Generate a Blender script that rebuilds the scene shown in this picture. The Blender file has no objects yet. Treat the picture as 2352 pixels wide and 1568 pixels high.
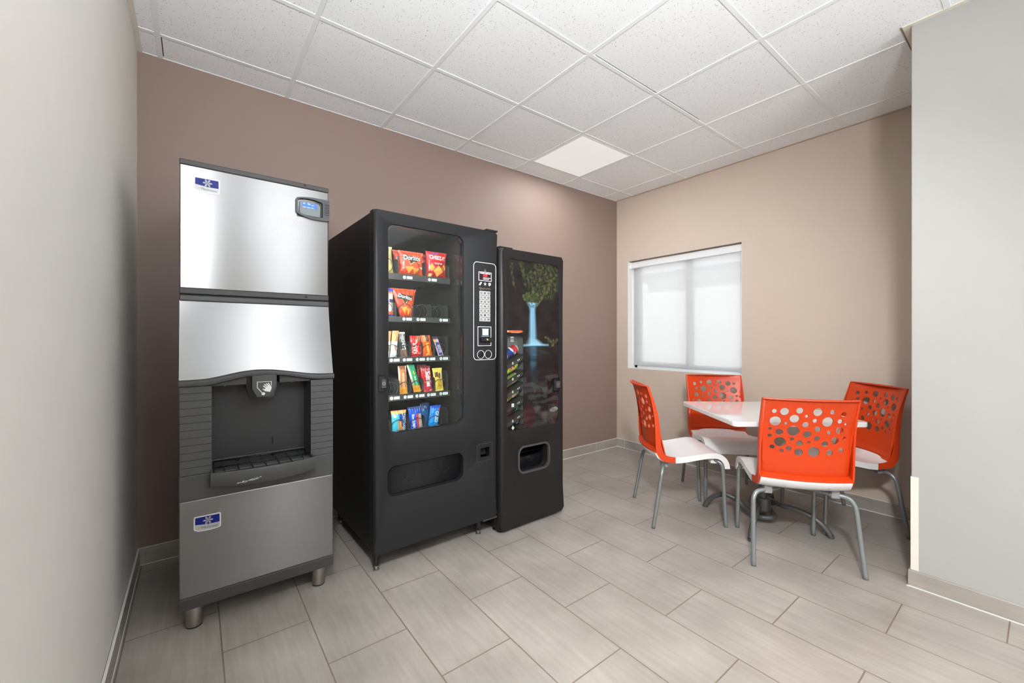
import bpy, bmesh, math, random
from mathutils import Vector, Matrix, noise
from mathutils.geometry import delaunay_2d_cdt

PI = math.pi
SC = bpy.context.scene
COL = SC.collection
random.seed(7)

# ------------------------------------------------------------------ camera
cam_d = bpy.data.cameras.new('camera')
cam = bpy.data.objects.new('camera', cam_d)
COL.objects.link(cam)
cam.location = (0, 0, 1.206)
cam.rotation_euler = (PI/2, 0, -0.655263)
cam_d.sensor_width = 36
cam_d.lens = 948.438/2352*36
cam_d.shift_y = -8.34/2352
cam_d.clip_start = 0.02
SC.camera = cam

# ------------------------------------------------------------------ world, exposure
SC.view_settings.view_transform = 'Standard'
SC.view_settings.look = 'None'
SC.view_settings.exposure = 0.0
SC.view_settings.gamma = 1.0
SC.view_settings.use_curve_mapping = False
W = bpy.data.worlds.new('sky'); SC.world = W
W.use_nodes = True
wn = W.node_tree.nodes; wl = W.node_tree.links
bg = wn['Background']
tc = wn.new('ShaderNodeTexCoord'); sx = wn.new('ShaderNodeSeparateXYZ'); rp = wn.new('ShaderNodeValToRGB')
wl.new(tc.outputs['Generated'], sx.inputs[0]); wl.new(sx.outputs['Z'], rp.inputs[0]); wl.new(rp.outputs[0], bg.inputs[0])
rp.color_ramp.elements[0].position = 0.0; rp.color_ramp.elements[0].color = (0.99, 0.98, 1.0, 1)
rp.color_ramp.elements[1].position = 0.7; rp.color_ramp.elements[1].color = (0.70, 0.82, 1.0, 1)
bg.inputs[1].default_value = 4.6

# ------------------------------------------------------------------ lamps, with unseen ones added behind the camera
CEIL = 2.7285
def area_lamp(name, loc, sx_, sy_, watts, col=(0.90, 0.955, 1.0), rot=(0, 0, 0), parent=None):
    d = bpy.data.lights.new(name, 'AREA'); d.shape = 'RECTANGLE'; d.size = sx_; d.size_y = sy_
    d.energy = watts; d.color = col
    o = bpy.data.objects.new(name, d); COL.objects.link(o); o.location = loc; o.rotation_euler = rot
    if parent: o.parent = parent
    return o
ADDED_PANELS = [  # ceiling panels added behind the camera for brightness (x, y, watts)
    (0.77, -0.63, 12), (0.77, -1.85, 15), (1.38, -3.68, 12)]
ADDED_UPLIGHTS = [(1.2, -2.6, 130)]   # added unseen linear pendant shining at the ceiling behind the camera
sun_d = bpy.data.lights.new('sun', 'SUN'); sun_d.energy = 13; sun_d.angle = math.radians(0.6); sun_d.color = (1, 0.98, 0.96)
sun = bpy.data.objects.new('sun', sun_d); COL.objects.link(sun)
sun.rotation_euler = Vector((0.78, -0.20, -0.60)).to_track_quat('-Z', 'Y').to_euler()

# ------------------------------------------------------------------ materials
def mat(name, base=(0.8, 0.8, 0.8), rough=0.5, metal=0.0, spec=0.5, emit=None, estr=0, coat=0, bump=None, aniso=0, alpha=1):
    m = bpy.data.materials.new(name); m.use_nodes = True
    p = m.node_tree.nodes['Principled BSDF']
    p.inputs['Base Color'].default_value = (*base, 1)
    p.inputs['Roughness'].default_value = rough
    p.inputs['Metallic'].default_value = metal
    p.inputs['Specular IOR Level'].default_value = spec
    if coat: p.inputs['Coat Weight'].default_value = coat; p.inputs['Coat Roughness'].default_value = 0.08
    if emit: p.inputs['Emission Color'].default_value = (*emit, 1); p.inputs['Emission Strength'].default_value = estr
    n = m.node_tree.nodes; l = m.node_tree.links
    tcn = n.new('ShaderNodeTexCoord')
    # slight procedural tone variation on everything
    nz = n.new('ShaderNodeTexNoise'); nz.inputs['Scale'].default_value = 6; nz.inputs['Detail'].default_value = 5
    l.new(tcn.outputs['Object'], nz.inputs['Vector'])
    mx = n.new('ShaderNodeMixRGB'); mx.blend_type = 'MULTIPLY'; mx.inputs[0].default_value = 0.06
    mx.inputs[1].default_value = (*base, 1); l.new(nz.outputs['Fac'], mx.inputs[2]); l.new(mx.outputs[0], p.inputs['Base Color'])
    if bump:
        sc, st = bump
        b = n.new('ShaderNodeBump'); b.inputs['Strength'].default_value = st; b.inputs['Distance'].default_value = 0.001
        z2 = n.new('ShaderNodeTexNoise'); z2.inputs['Scale'].default_value = sc; z2.inputs['Detail'].default_value = 2
        l.new(tcn.outputs['Object'], z2.inputs['Vector']); l.new(z2.outputs['Fac'], b.inputs['Height']); l.new(b.outputs[0], p.inputs['Normal'])
    if aniso:
        p.inputs['Anisotropic'].default_value = aniso
        t = n.new('ShaderNodeTangent'); t.direction_type = 'UV_MAP'; t.uv_map = 'UVMap'
        l.new(t.outputs[0], p.inputs['Tangent'])
    return m
def srgb(r, g, b):
    f = lambda c: (c/255/12.92) if c/255 <= 0.04045 else ((c/255+0.055)/1.055)**2.4
    return (f(r), f(g), f(b))

M = {}
M['paint_white'] = mat('off_white_wall_paint', srgb(240, 237, 230), 0.55, bump=(180, 0.15))
M['paint_part'] = mat('off_white_paint_darkened', srgb(169, 167, 162), 0.55, bump=(180, 0.15))  # the left wall's off-white, darkened to offset the strong light on the partition
M['paint_brown'] = mat('taupe_brown_wall_paint', srgb(136, 115, 104), 0.6, bump=(180, 0.15))
M['paint_beige'] = mat('beige_wall_paint', srgb(196, 178, 162), 0.6, bump=(180, 0.15))
M['steel'] = mat('brushed_stainless_steel', (0.225, 0.223, 0.221), 0.26, 1.0, aniso=0.92)
M['steel_leg'] = mat('satin_steel_leg', (0.42, 0.38, 0.34), 0.3, 1.0)
M['gray_plastic'] = mat('dark_grey_moulded_plastic', srgb(66, 66, 66), 0.5, bump=(700, 0.25))
M['alcove_plastic'] = mat('charcoal_alcove_plastic', srgb(50, 50, 50), 0.45, bump=(700, 0.2))
M['trim_dark'] = mat('dark_grey_trim', srgb(56, 54, 52), 0.55, bump=(900, 0.2))
M['black_gloss'] = mat('glossy_black_plastic', (0.008, 0.008, 0.009), 0.12)
M['black_matte'] = mat('matte_black', (0.004, 0.004, 0.004), 0.7)
M['black_wire'] = mat('black_coated_wire', (0.012, 0.012, 0.013), 0.25)
M['vend_black'] = mat('black_powder_coat', (0.012, 0.012, 0.013), 0.45, spec=0.32, bump=(900, 0.3))
M['vend_brown'] = mat('brown_black_powder_coat', (0.014, 0.012, 0.012), 0.45, spec=0.3, bump=(900, 0.3))
M['vend_side'] = mat('black_side_panel', (0.007, 0.006, 0.006), 0.45, bump=(600, 0.2))
M['liner'] = mat('charcoal_cabinet_liner', srgb(58, 55, 51), 0.55)
M['liner_gloss'] = mat('polished_dark_liner', (0.035, 0.032, 0.028), 0.09)
M['tray'] = mat('charcoal_tray_metal', srgb(62, 61, 58), 0.45)
M['coil'] = mat('coated_coil_wire', (0.05, 0.05, 0.048), 0.28, 0.4)
M['tag'] = mat('white_price_card', (0.8, 0.83, 0.82), 0.5)
M['tag_ink'] = mat('grey_tag_ink', (0.25, 0.3, 0.33), 0.5)
M['white_line'] = mat('white_printed_line', (0.75, 0.75, 0.74), 0.5)
M['key'] = mat('light_grey_key', (0.55, 0.54, 0.52), 0.4)
M['key_dark'] = mat('dark_key_face', (0.02, 0.02, 0.02), 0.4)
M['gold_ink'] = mat('bronze_printed_ink', (0.25, 0.17, 0.11), 0.5)
M['led_red'] = mat('red_led_digits', (0.9, 0.02, 0.03), 0.4, emit=(1, 0.02, 0.05), estr=1.6)
M['led_window'] = mat('dark_red_display_window', (0.03, 0.008, 0.01), 0.2)
M['led_green'] = mat('green_yellow_led', (0.5, 0.6, 0.1), 0.4, emit=(0.55, 0.7, 0.05), estr=0.8)
M['chrome'] = mat('chrome', (0.7, 0.69, 0.67), 0.15, 1.0)
M['lock_steel'] = mat('worn_nickel_lock', (0.45, 0.45, 0.44), 0.35, 0.9)
M['orange'] = mat('orange_moulded_plastic', (0.60, 0.045, 0.002), 0.38, bump=(900, 0.12))
M['seat_white'] = mat('white_moulded_plastic', (0.82, 0.80, 0.78), 0.22)
M['leg_grey'] = mat('grey_painted_tube', (0.24, 0.255, 0.25), 0.34, 0.4)
M['clamp_grey'] = mat('grey_plastic_clamp', (0.26, 0.25, 0.25), 0.45)
M['table_white'] = mat('white_laminate_tabletop', (0.84, 0.83, 0.81), 0.07, coat=0.4)
M['base_grey'] = mat('charcoal_painted_table_base', (0.125, 0.123, 0.118), 0.32, 0.4)
M['grid'] = mat('white_ceiling_grid_metal', (0.87, 0.87, 0.87), 0.4)
M['grout_white'] = mat('white_caulk', (0.75, 0.74, 0.72), 0.6)
M['guard'] = mat('cream_corner_guard', srgb(226, 219, 204), 0.4)
M['beige_angle'] = mat('beige_painted_wall_angle', srgb(196, 176, 158), 0.6)
M['vinyl'] = mat('white_vinyl_window_frame', (0.78, 0.77, 0.75), 0.35)
M['cassette'] = mat('white_blind_cassette', (0.72, 0.71, 0.70), 0.4)
M['hem'] = mat('grey_blind_hem_bar', (0.45, 0.46, 0.47), 0.4)
M['badge_blue'] = mat('blue_badge_enamel', (0.004, 0.012, 0.16), 0.35, spec=0.2)
M['badge_silver'] = mat('silver_badge', (0.42, 0.42, 0.41), 0.4, 0.15)
M['badge_rim'] = mat('bright_badge_rim', (0.70, 0.71, 0.71), 0.3, 0.1)
M['badge_ink'] = mat('dark_badge_ink', (0.03, 0.03, 0.035), 0.4)
M['red_ink'] = mat('red_printed_ink', (0.6, 0.04, 0.03), 0.4)
M['lcd_blue'] = mat('blue_lcd_screen', (0.01, 0.05, 0.3), 0.3, emit=(0.03, 0.17, 1.0), estr=0.9)
M['lcd_text'] = mat('pale_lcd_text', (0.5, 0.7, 1), 0.3, emit=(0.45, 0.65, 1.0), estr=1.0)
M['lcd_bezel'] = mat('grey_green_lcd_bezel', (0.14, 0.17, 0.165), 0.35)
M['sign_white'] = mat('white_decal', (0.78, 0.78, 0.78), 0.5)
M['orange_label'] = mat('orange_warning_label', (0.75, 0.10, 0.02), 0.4)
M['stucco'] = mat('pale_stucco', (0.62, 0.60, 0.57), 0.9)
M['roof_tile'] = mat('grey_roof_shingles', (0.42, 0.42, 0.46), 0.9)
M['asphalt'] = mat('pale_paving', (0.45, 0.44, 0.42), 0.9)
M['lamp_diffuser'] = mat('lamp_diffuser', (0.86, 0.86, 0.86), 0.4, emit=(1, 0.99, 0.97), estr=0.35)
M['lamp_lit'] = mat('added_lamp_diffuser', (0.86, 0.86, 0.86), 0.4, emit=(1, 0.98, 0.95), estr=3.0)
M['ring_grey'] = mat('dark_grey_bezel', (0.06, 0.055, 0.053), 0.35)

def glass_mat(name, tint=(0.93, 0.95, 0.94), refl=0.035):
    m = bpy.data.materials.new(name); m.use_nodes = True
    n = m.node_tree.nodes; l = m.node_tree.links; n.remove(n['Principled BSDF']); out = n['Material Output']
    t = n.new('ShaderNodeBsdfTransparent'); t.inputs[0].default_value = (*tint, 1)
    g = n.new('ShaderNodeBsdfGlossy'); g.inputs['Roughness'].default_value = 0.02
    ge = n.new('ShaderNodeNewGeometry'); dt = n.new('ShaderNodeVectorMath'); dt.operation = 'DOT_PRODUCT'; l.new(ge.outputs['Normal'], dt.inputs[0]); l.new(ge.outputs['Incoming'], dt.inputs[1])
    ab = n.new('ShaderNodeMath'); ab.operation = 'ABSOLUTE'; l.new(dt.outputs['Value'], ab.inputs[0])
    om = n.new('ShaderNodeMath'); om.operation = 'SUBTRACT'; om.inputs[0].default_value = 1; l.new(ab.outputs[0], om.inputs[1])
    pw = n.new('ShaderNodeMath'); pw.operation = 'POWER'; pw.inputs[1].default_value = 5; l.new(om.outputs[0], pw.inputs[0])
    f = n.new('ShaderNodeMath'); f.operation = 'MULTIPLY_ADD'; f.inputs[1].default_value = 0.8; f.inputs[2].default_value = refl; l.new(pw.outputs[0], f.inputs[0])
    mx = n.new('ShaderNodeMixShader'); l.new(f.outputs[0], mx.inputs[0]); l.new(t.outputs[0], mx.inputs[1]); l.new(g.outputs[0], mx.inputs[2])
    l.new(mx.outputs[0], out.inputs[0]); return m
M['glass'] = glass_mat('clear_glass')
M['bottle_plastic'] = glass_mat('clear_bottle_plastic', (0.80, 0.84, 0.84))

def blind_mat():
    m = bpy.data.materials.new('sheer_blind_fabric'); m.use_nodes = True
    n = m.node_tree.nodes; l = m.node_tree.links; n.remove(n['Principled BSDF']); out = n['Material Output']
    d = n.new('ShaderNodeBsdfDiffuse'); d.inputs[0].default_value = (0.66, 0.64, 0.63, 1)
    t = n.new('ShaderNodeBsdfTranslucent'); t.inputs[0].default_value = (0.60, 0.59, 0.58, 1)
    tr = n.new('ShaderNodeBsdfTransparent'); tr.inputs[0].default_value = (1, 1, 1, 1)
    a = n.new('ShaderNodeMixShader'); a.inputs[0].default_value = 0.5; l.new(d.outputs[0], a.inputs[1]); l.new(t.outputs[0], a.inputs[2])
    tcn = n.new('ShaderNodeTexCoord'); w = n.new('ShaderNodeTexNoise'); w.inputs['Scale'].default_value = 90
    mp = n.new('ShaderNodeMapping'); mp.inputs['Scale'].default_value = (1, 1, 9); l.new(tcn.outputs['Object'], mp.inputs[0]); l.new(mp.outputs[0], w.inputs['Vector'])
    r = n.new('ShaderNodeMapRange'); r.inputs['To Min'].default_value = 0.22; r.inputs['To Max'].default_value = 0.28; l.new(w.outputs['Fac'], r.inputs['Value'])
    b = n.new('ShaderNodeMixShader'); l.new(r.outputs[0], b.inputs[0]); l.new(a.outputs[0], b.inputs[1]); l.new(tr.outputs[0], b.inputs[2])
    l.new(b.outputs[0], out.inputs[0]); return m
M['blind'] = blind_mat()

def tile_floor_mat(name, vert=False, joint_phase=0.0):
    """wood-grain porcelain plank tiles 0.609 x 0.307 in running bond"""
    m = bpy.data.materials.new(name); m.use_nodes = True
    n = m.node_tree.nodes; l = m.node_tree.links; p = n['Principled BSDF']
    tcn = n.new('ShaderNodeTexCoord'); sp = n.new('ShaderNodeSeparateXYZ'); l.new(tcn.outputs['Object'], sp.inputs[0])
    ax = n.new('ShaderNodeMath'); ax.operation = 'ADD'; ay = n.new('ShaderNodeMath'); ay.operation = 'ADD'
    cb = n.new('ShaderNodeCombineXYZ')
    br = n.new('ShaderNodeTexBrick')
    l.new(sp.outputs['Y'], ax.inputs[0]); l.new(sp.outputs['X'], ay.inputs[0])
    ax.inputs[1].default_value = 1.4205 + 0.609*8; ay.inputs[1].default_value = -0.0844 + 0.3073*8
    l.new(ax.outputs[0], cb.inputs[0]); l.new(ay.outputs[0], cb.inputs[1]); l.new(cb.outputs[0], br.inputs['Vector'])
    br.offset = 0.5; br.offset_frequency = 2; br.inputs['Scale'].default_value = 1
    br.inputs['Brick Width'].default_value = 0.609; br.inputs['Row Height'].default_value = 0.3073
    br.inputs['Mortar Size'].default_value = 0.0026; br.inputs['Mortar Smooth'].default_value = 0.1
    br.inputs['Color1'].default_value = (0, 0, 0, 1); br.inputs['Color2'].default_value = (1, 1, 1, 1); br.inputs['Mortar'].default_value = (0.5, 0.5, 0.5, 1)
    # grain: streaks running along the plank
    mp = n.new('ShaderNodeMapping'); mp.inputs['Scale'].default_value = (26, 2.2, 2.2) if not vert else (3, 3, 30)
    l.new(tcn.outputs['Object'], mp.inputs[0])
    n1 = n.new('ShaderNodeTexNoise'); n1.inputs['Scale'].default_value = 1.6; n1.inputs['Detail'].default_value = 8; n1.inputs['Roughness'].default_value = 0.62
    l.new(mp.outputs[0], n1.inputs['Vector'])
    n2 = n.new('ShaderNodeTexNoise'); n2.inputs['Scale'].default_value = 3.2; n2.inputs['Detail'].default_value = 4; l.new(tcn.outputs['Object'], n2.inputs['Vector'])
    cr = n.new('ShaderNodeValToRGB'); l.new(n1.outputs['Fac'], cr.inputs[0])
    cr.color_ramp.elements[0].position = 0.25; cr.color_ramp.elements[0].color = (*srgb(149, 140, 131), 1)
    cr.color_ramp.elements[1].position = 0.72; cr.color_ramp.elements[1].color = (*srgb(165, 157, 149), 1)
    m1 = n.new('ShaderNodeMixRGB'); m1.blend_type = 'OVERLAY'; m1.inputs[0].default_value = 0.35
    l.new(cr.outputs[0], m1.inputs[1]); l.new(n2.outputs['Fac'], m1.inputs[2])
    m2 = n.new('ShaderNodeMixRGB'); m2.blend_type = 'MULTIPLY'; m2.inputs[0].default_value = 0.05
    l.new(m1.outputs[0], m2.inputs[1]); l.new(br.outputs['Color'], m2.inputs[2])
    last = m2
    if not vert:
        m3 = n.new('ShaderNodeMixRGB'); l.new(br.outputs['Fac'], m3.inputs[0]); l.new(m2.outputs[0], m3.inputs[1]); m3.inputs[2].default_value = (*srgb(118, 104, 90), 1)
        last = m3
    l.new(last.outputs[0], p.inputs['Base Color'])
    rr = n.new('ShaderNodeMapRange'); rr.inputs['To Min'].default_value = 0.26; rr.inputs['To Max'].default_value = 0.42; l.new(n1.outputs['Fac'], rr.inputs['Value']); l.new(rr.outputs[0], p.inputs['Roughness'])
    bp = n.new('ShaderNodeBump'); bp.inputs['Strength'].default_value = 0.25; bp.inputs['Distance'].default_value = 0.001
    if not vert:
        iv = n.new('ShaderNodeMath'); iv.operation = 'SUBTRACT'; iv.inputs[0].default_value = 1; l.new(br.outputs['Fac'], iv.inputs[1]); l.new(iv.outputs[0], bp.inputs['Height'])
    else:
        l.new(n1.outputs['Fac'], bp.inputs['Height'])
    l.new(bp.outputs[0], p.inputs['Normal'])
    return m
M['floor'] = tile_floor_mat('wood_look_porcelain_tile')
M['base_tile'] = tile_floor_mat('baseboard_tile', True)

def ceiling_mat():
    m = bpy.data.materials.new('fissured_acoustic_tile'); m.use_nodes = True
    n = m.node_tree.nodes; l = m.node_tree.links; p = n['Principled BSDF']; p.inputs['Roughness'].default_value = 0.95; p.inputs['Specular IOR Level'].default_value = 0.1
    tcn = n.new('ShaderNodeTexCoord')
    def specks(scale, lo, thr, stretch):
        mp = n.new('ShaderNodeMapping'); mp.inputs['Scale'].default_value = stretch; mp.inputs['Rotation'].default_value = (0, 0, 0.5); l.new(tcn.outputs['Object'], mp.inputs[0])
        wv = n.new('ShaderNodeTexNoise'); wv.inputs['Scale'].default_value = 12; l.new(mp.outputs[0], wv.inputs['Vector'])
        ad = n.new('ShaderNodeMixRGB'); ad.blend_type = 'ADD'; ad.inputs[0].default_value = 0.06; l.new(mp.outputs[0], ad.inputs[1]); l.new(wv.outputs['Color'], ad.inputs[2])
        v = n.new('ShaderNodeTexVoronoi'); v.inputs['Scale'].default_value = scale; v.inputs['Randomness'].default_value = 1; l.new(ad.outputs[0], v.inputs['Vector'])
        sz = n.new('ShaderNodeSeparateColor'); l.new(v.outputs['Color'], sz.inputs[0])
        mr = n.new('ShaderNodeMapRange'); mr.inputs['From Min'].default_value = lo; mr.inputs['From Max'].default_value = 1; mr.inputs['To Max'].default_value = thr; l.new(sz.outputs[0], mr.inputs['Value'])
        lt = n.new('ShaderNodeMath'); lt.operation = 'LESS_THAN'; l.new(v.outputs['Distance'], lt.inputs[0]); l.new(mr.outputs[0], lt.inputs[1]); return lt
    a = specks(112, 0.35, 0.29, (1.6, 0.8, 1)); b = specks(240, 0.2, 0.25, (1, 1.3, 1))
    mx = n.new('ShaderNodeMath'); mx.operation = 'MAXIMUM'; l.new(a.outputs[0], mx.inputs[0])
    hb = n.new('ShaderNodeMath'); hb.operation = 'MULTIPLY'; hb.inputs[1].default_value = 0.5; l.new(b.outputs[0], hb.inputs[0]); l.new(hb.outputs[0], mx.inputs[1])
    c = n.new('ShaderNodeMixRGB'); l.new(mx.outputs[0], c.inputs[0]); c.inputs[1].default_value = (0.90, 0.90, 0.90, 1); c.inputs[2].default_value = (0.40, 0.38, 0.37, 1)
    l.new(c.outputs[0], p.inputs['Base Color']); return m
M['ceiling'] = ceiling_mat()

def vcol_mat(name, rough=0.3, coat=0.3, metal=0.0, spec=0.5):
    m = bpy.data.materials.new(name); m.use_nodes = True
    n = m.node_tree.nodes; l = m.node_tree.links; p = n['Principled BSDF']
    a = n.new('ShaderNodeVertexColor'); a.layer_name = 'print'; l.new(a.outputs[0], p.inputs['Base Color'])
    p.inputs['Roughness'].default_value = rough; p.inputs['Coat Weight'].default_value = coat; p.inputs['Coat Roughness'].default_value = 0.1; p.inputs['Metallic'].default_value = metal
    p.inputs['Specular IOR Level'].default_value = spec
    return m
M['print'] = vcol_mat('printed_wrapper_film', 0.3, 0.3)
M['poster'] = vcol_mat('printed_landscape_panel', 0.5, 0.0, spec=0.2)
_cols = {}
def C(rgb, rough=0.4):
    k = (rgb, rough)
    if k not in _cols: _cols[k] = mat('ink_%d_%d_%d' % rgb, srgb(*rgb), rough)
    return _cols[k]

# ------------------------------------------------------------------ mesh helpers
def NB(): return bmesh.new()
def box(bm, x0, x1, y0, y1, z0, z1, bev=0.0, seg=2, mi=0):
    vs = [bm.verts.new(p) for p in ((x0,y0,z0),(x1,y0,z0),(x1,y1,z0),(x0,y1,z0),(x0,y0,z1),(x1,y0,z1),(x1,y1,z1),(x0,y1,z1))]
    fs = [bm.faces.new([vs[i] for i in q]) for q in ((0,3,2,1),(4,5,6,7),(0,1,5,4),(1,2,6,5),(2,3,7,6),(3,0,4,7))]
    for f in fs: f.material_index = mi
    if bev > 0:
        es = list({e for f in fs for e in f.edges})
        r = bmesh.ops.bevel(bm, geom=es, offset=bev, segments=seg, profile=0.5, affect='EDGES')
        for f in r['faces']: f.material_index = mi
    return fs
def tube(bm, pts, r, seg=12, cap=True, mi=0, closed=False):
    pts = [Vector(p) for p in pts]; n = len(pts); rings = []
    up = None
    for i in range(n):
        a = pts[(i-1) % n] if (closed or i > 0) else pts[i]; b = pts[(i+1) % n] if (closed or i < n-1) else pts[i]
        t = (b-a).normalized()
        if up is None:
            up = t.orthogonal().normalized()
        up = (up - t*up.dot(t)).normalized(); s = t.cross(up)
        rr = r[i] if isinstance(r, (list, tuple)) else r
        rings.append([bm.verts.new(pts[i] + (up*math.cos(2*PI*k/seg) + s*math.sin(2*PI*k/seg))*rr) for k in range(seg)])
    m = n if closed else n-1
    for i in range(m):
        A, B = rings[i], rings[(i+1) % n]
        for k in range(seg):
            f = bm.faces.new((A[k], A[(k+1) % seg], B[(k+1) % seg], B[k])); f.smooth = True; f.material_index = mi
    if cap and not closed:
        bm.faces.new(list(reversed(rings[0]))).material_index = mi; bm.faces.new(rings[-1]).material_index = mi
def smooth_path(pts, k=6):
    P = [Vector(p) for p in pts]; out = []
    for i in range(len(P)-1):
        p0 = P[max(i-1, 0)]; p1 = P[i]; p2 = P[i+1]; p3 = P[min(i+2, len(P)-1)]
        for j in range(k):
            t = j/k
            out.append(0.5*((2*p1)+(-p0+p2)*t+(2*p0-5*p1+4*p2-p3)*t*t+(-p0+3*p1-3*p2+p3)*t**3))
    out.append(P[-1]); return out
def round_corners(pts, rad, k=6):
    """polyline with arcs at its inner corners"""
    P = [Vector(p) for p in pts]; out = [P[0]]
    for i in range(1, len(P)-1):
        a, b, c = P[i-1], P[i], P[i+1]; r = rad[i-1] if isinstance(rad, (list, tuple)) else rad
        d1 = (a-b).normalized(); d2 = (c-b).normalized()
        p1 = b+d1*r; p2 = b+d2*r
        for j in range(k+1):
            t = j/k; out.append(p1*(1-t)**2+b*2*t*(1-t)+p2*t*t)
    out.append(P[-1]); return out
def lathe(bm, prof, cx=0, cy=0, seg=24, mi=0, mat_=None):
    rings = []
    for r, z in prof:
        rings.append([bm.verts.new((cx+r*math.cos(2*PI*k/seg), cy+r*math.sin(2*PI*k/seg), z)) for k in range(seg)])
    for A, B in zip(rings, rings[1:]):
        for k in range(seg):
            f = bm.faces.new((A[k], A[(k+1) % seg], B[(k+1) % seg], B[k])); f.smooth = True; f.material_index = mi
    bm.faces.new(list(reversed(rings[0]))).material_index = mi; bm.faces.new(rings[-1]).material_index = mi
def rrect(x0, x1, z0, z1, r, k=6):
    rs = r if isinstance(r, (list, tuple)) else (r,)*4     # bl, br, tr, tl
    out = []
    for (cx, cz, a0, rr) in ((x0, z0, PI, rs[0]), (x1, z0, 1.5*PI, rs[1]), (x1, z1, 0, rs[2]), (x0, z1, 0.5*PI, rs[3])):
        if rr <= 0: out.append((cx, cz)); continue
        ox = cx+rr if cx == x0 else cx-rr; oz = cz+rr if cz == z0 else cz-rr
        for j in range(k+1):
            a = a0+0.5*PI*j/k; out.append((ox+rr*math.cos(a), oz+rr*math.sin(a)))
    return out
def circle(cx, cz, r, k=20): return [(cx+r*math.cos(2*PI*j/k), cz+r*math.sin(2*PI*j/k)) for j in range(k)]
def inpoly(p, poly):
    x, y = p; c = False; n = len(poly)
    for i in range(n):
        x1, y1 = poly[i]; x2, y2 = poly[(i+1) % n]
        if (y1 > y) != (y2 > y) and x < (x2-x1)*(y-y1)/(y2-y1)+x1: c = not c
    return c
def plate(bm, outer, holes=(), y0=0.0, y1=0.01, fmap=None, extra=(), mi=0, smooth=False):
    """closed plate between y0 and y1; fmap(u, v, side) -> point (side 0 front, 1 back)"""
    pts = []; edges = []
    for loop in [outer]+list(holes):
        b = len(pts); pts += [Vector(p) for p in loop]; edges += [(b+i, b+(i+1) % len(loop)) for i in range(len(loop))]
    for e in extra:
        if inpoly(e, outer) and not any(inpoly(e, h) for h in holes): pts.append(Vector(e))
    v2, _, f2, *_r = delaunay_2d_cdt(pts, edges, [], 0, 1e-7)
    fm = fmap or (lambda u, v, s: (u, y1 if s else y0, v))
    keep = []
    for f in f2:
        c = sum((v2[i] for i in f), Vector((0, 0)))/len(f)
        if inpoly(c, outer) and not any(inpoly(c, h) for h in holes): keep.append(f)
    used = {}
    for f in keep:
        for i in f:
            if i not in used: used[i] = (bm.verts.new(fm(v2[i].x, v2[i].y, 0)), bm.verts.new(fm(v2[i].x, v2[i].y, 1)))
    cnt = {}
    new = []
    for f in keep:
        a = bm.faces.new([used[i][0] for i in f]); b = bm.faces.new([used[i][1] for i in reversed(f)]); new += [a, b]
        for i in range(len(f)):
            e = (f[i], f[(i+1) % len(f)]); cnt[e] = 1
    for (a, b) in list(cnt):
        if (b, a) not in cnt: new.append(bm.faces.new((used[a][0], used[a][1], used[b][1], used[b][0])))
    for f in new: f.material_index = mi; f.smooth = smooth
    bmesh.ops.recalc_face_normals(bm, faces=new)
    return new, used
def mesh_obj(name, bm, mats, parent=None, sharp=None, recalc=False):
    if recalc: bmesh.ops.recalc_face_normals(bm, faces=bm.faces)
    me = bpy.data.meshes.new(name); bm.to_mesh(me); bm.free()
    for m in (mats if isinstance(mats, (list, tuple)) else [mats]): me.materials.append(m)
    if sharp is not None: me.set_sharp_from_angle(angle=math.radians(sharp))
    o = bpy.data.objects.new(name, me); COL.objects.link(o)
    if parent: o.parent = parent
    return o
def boxobj(name, dims, m, parent=None, bev=0.0, seg=2):
    bm = NB(); box(bm, *dims, bev=bev, seg=seg); return mesh_obj(name, bm, m, parent)
def tag(o, label=None, cat=None, group=None, kind=None):
    if label: o['label'] = label
    if cat: o['category'] = cat
    if group: o['group'] = group
    if kind: o['kind'] = kind
    return o
def thing(name, loc, rz, label, cat, group=None):
    o = bpy.data.objects.new(name, None); o.empty_display_size = 0.1; COL.objects.link(o); o.location = loc; o.rotation_euler = (0, 0, rz)
    return tag(o, label, cat, group)
def copy_tree(o, parent=None):
    c = o.copy(); COL.objects.link(c)
    if parent: c.parent = parent
    for ch in list(o.children): copy_tree(ch, c)
    return c
def text_bm(bm, s, size, cx, cz, y, rot=0.0, depth=0.0006, mi=0, sxk=1.0, shear=0, conform=None, bold=0.0, fwd=-1):
    """lettering centred at (cx, cz) on the plane y, facing -y"""
    cu = bpy.data.curves.new('t', 'FONT'); cu.body = s; cu.size = size; cu.align_x = 'CENTER'; cu.align_y = 'CENTER'; cu.shear = shear; cu.offset = bold; cu.resolution_u = 3
    ob = bpy.data.objects.new('t', cu); COL.objects.link(ob); bpy.context.view_layer.update()
    me = bpy.data.meshes.new_from_object(ob.evaluated_get(bpy.context.evaluated_depsgraph_get()))
    t = bmesh.new(); t.from_mesh(me)
    if conform: bmesh.ops.triangulate(t, faces=t.faces[:])
    vm = {}
    for v in t.verts:
        x = v.co.x*sxk; z = v.co.y
        X = cx+x*math.cos(rot)-z*math.sin(rot); Z = cz+x*math.sin(rot)+z*math.cos(rot)
        Y = y if conform is None else conform(X, Z)
        vm[v] = bm.verts.new((X, Y-depth, Z))
    for f in t.faces:
        try:
            g = bm.faces.new([vm[v] for v in f.verts]); g.material_index = mi
            g.normal_update()
            if g.normal.y > 0: g.normal_flip()
        except ValueError: pass
    t.free(); bpy.data.objects.remove(ob); bpy.data.meshes.remove(me); bpy.data.curves.remove(cu)
def uv_xz(o):
    me = o.data; uv = me.uv_layers.new(name='UVMap')
    for lp in me.loops:
        c = me.vertices[lp.vertex_index].co; uv.data[lp.index].uv = (c.z, c.x+c.y)

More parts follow.
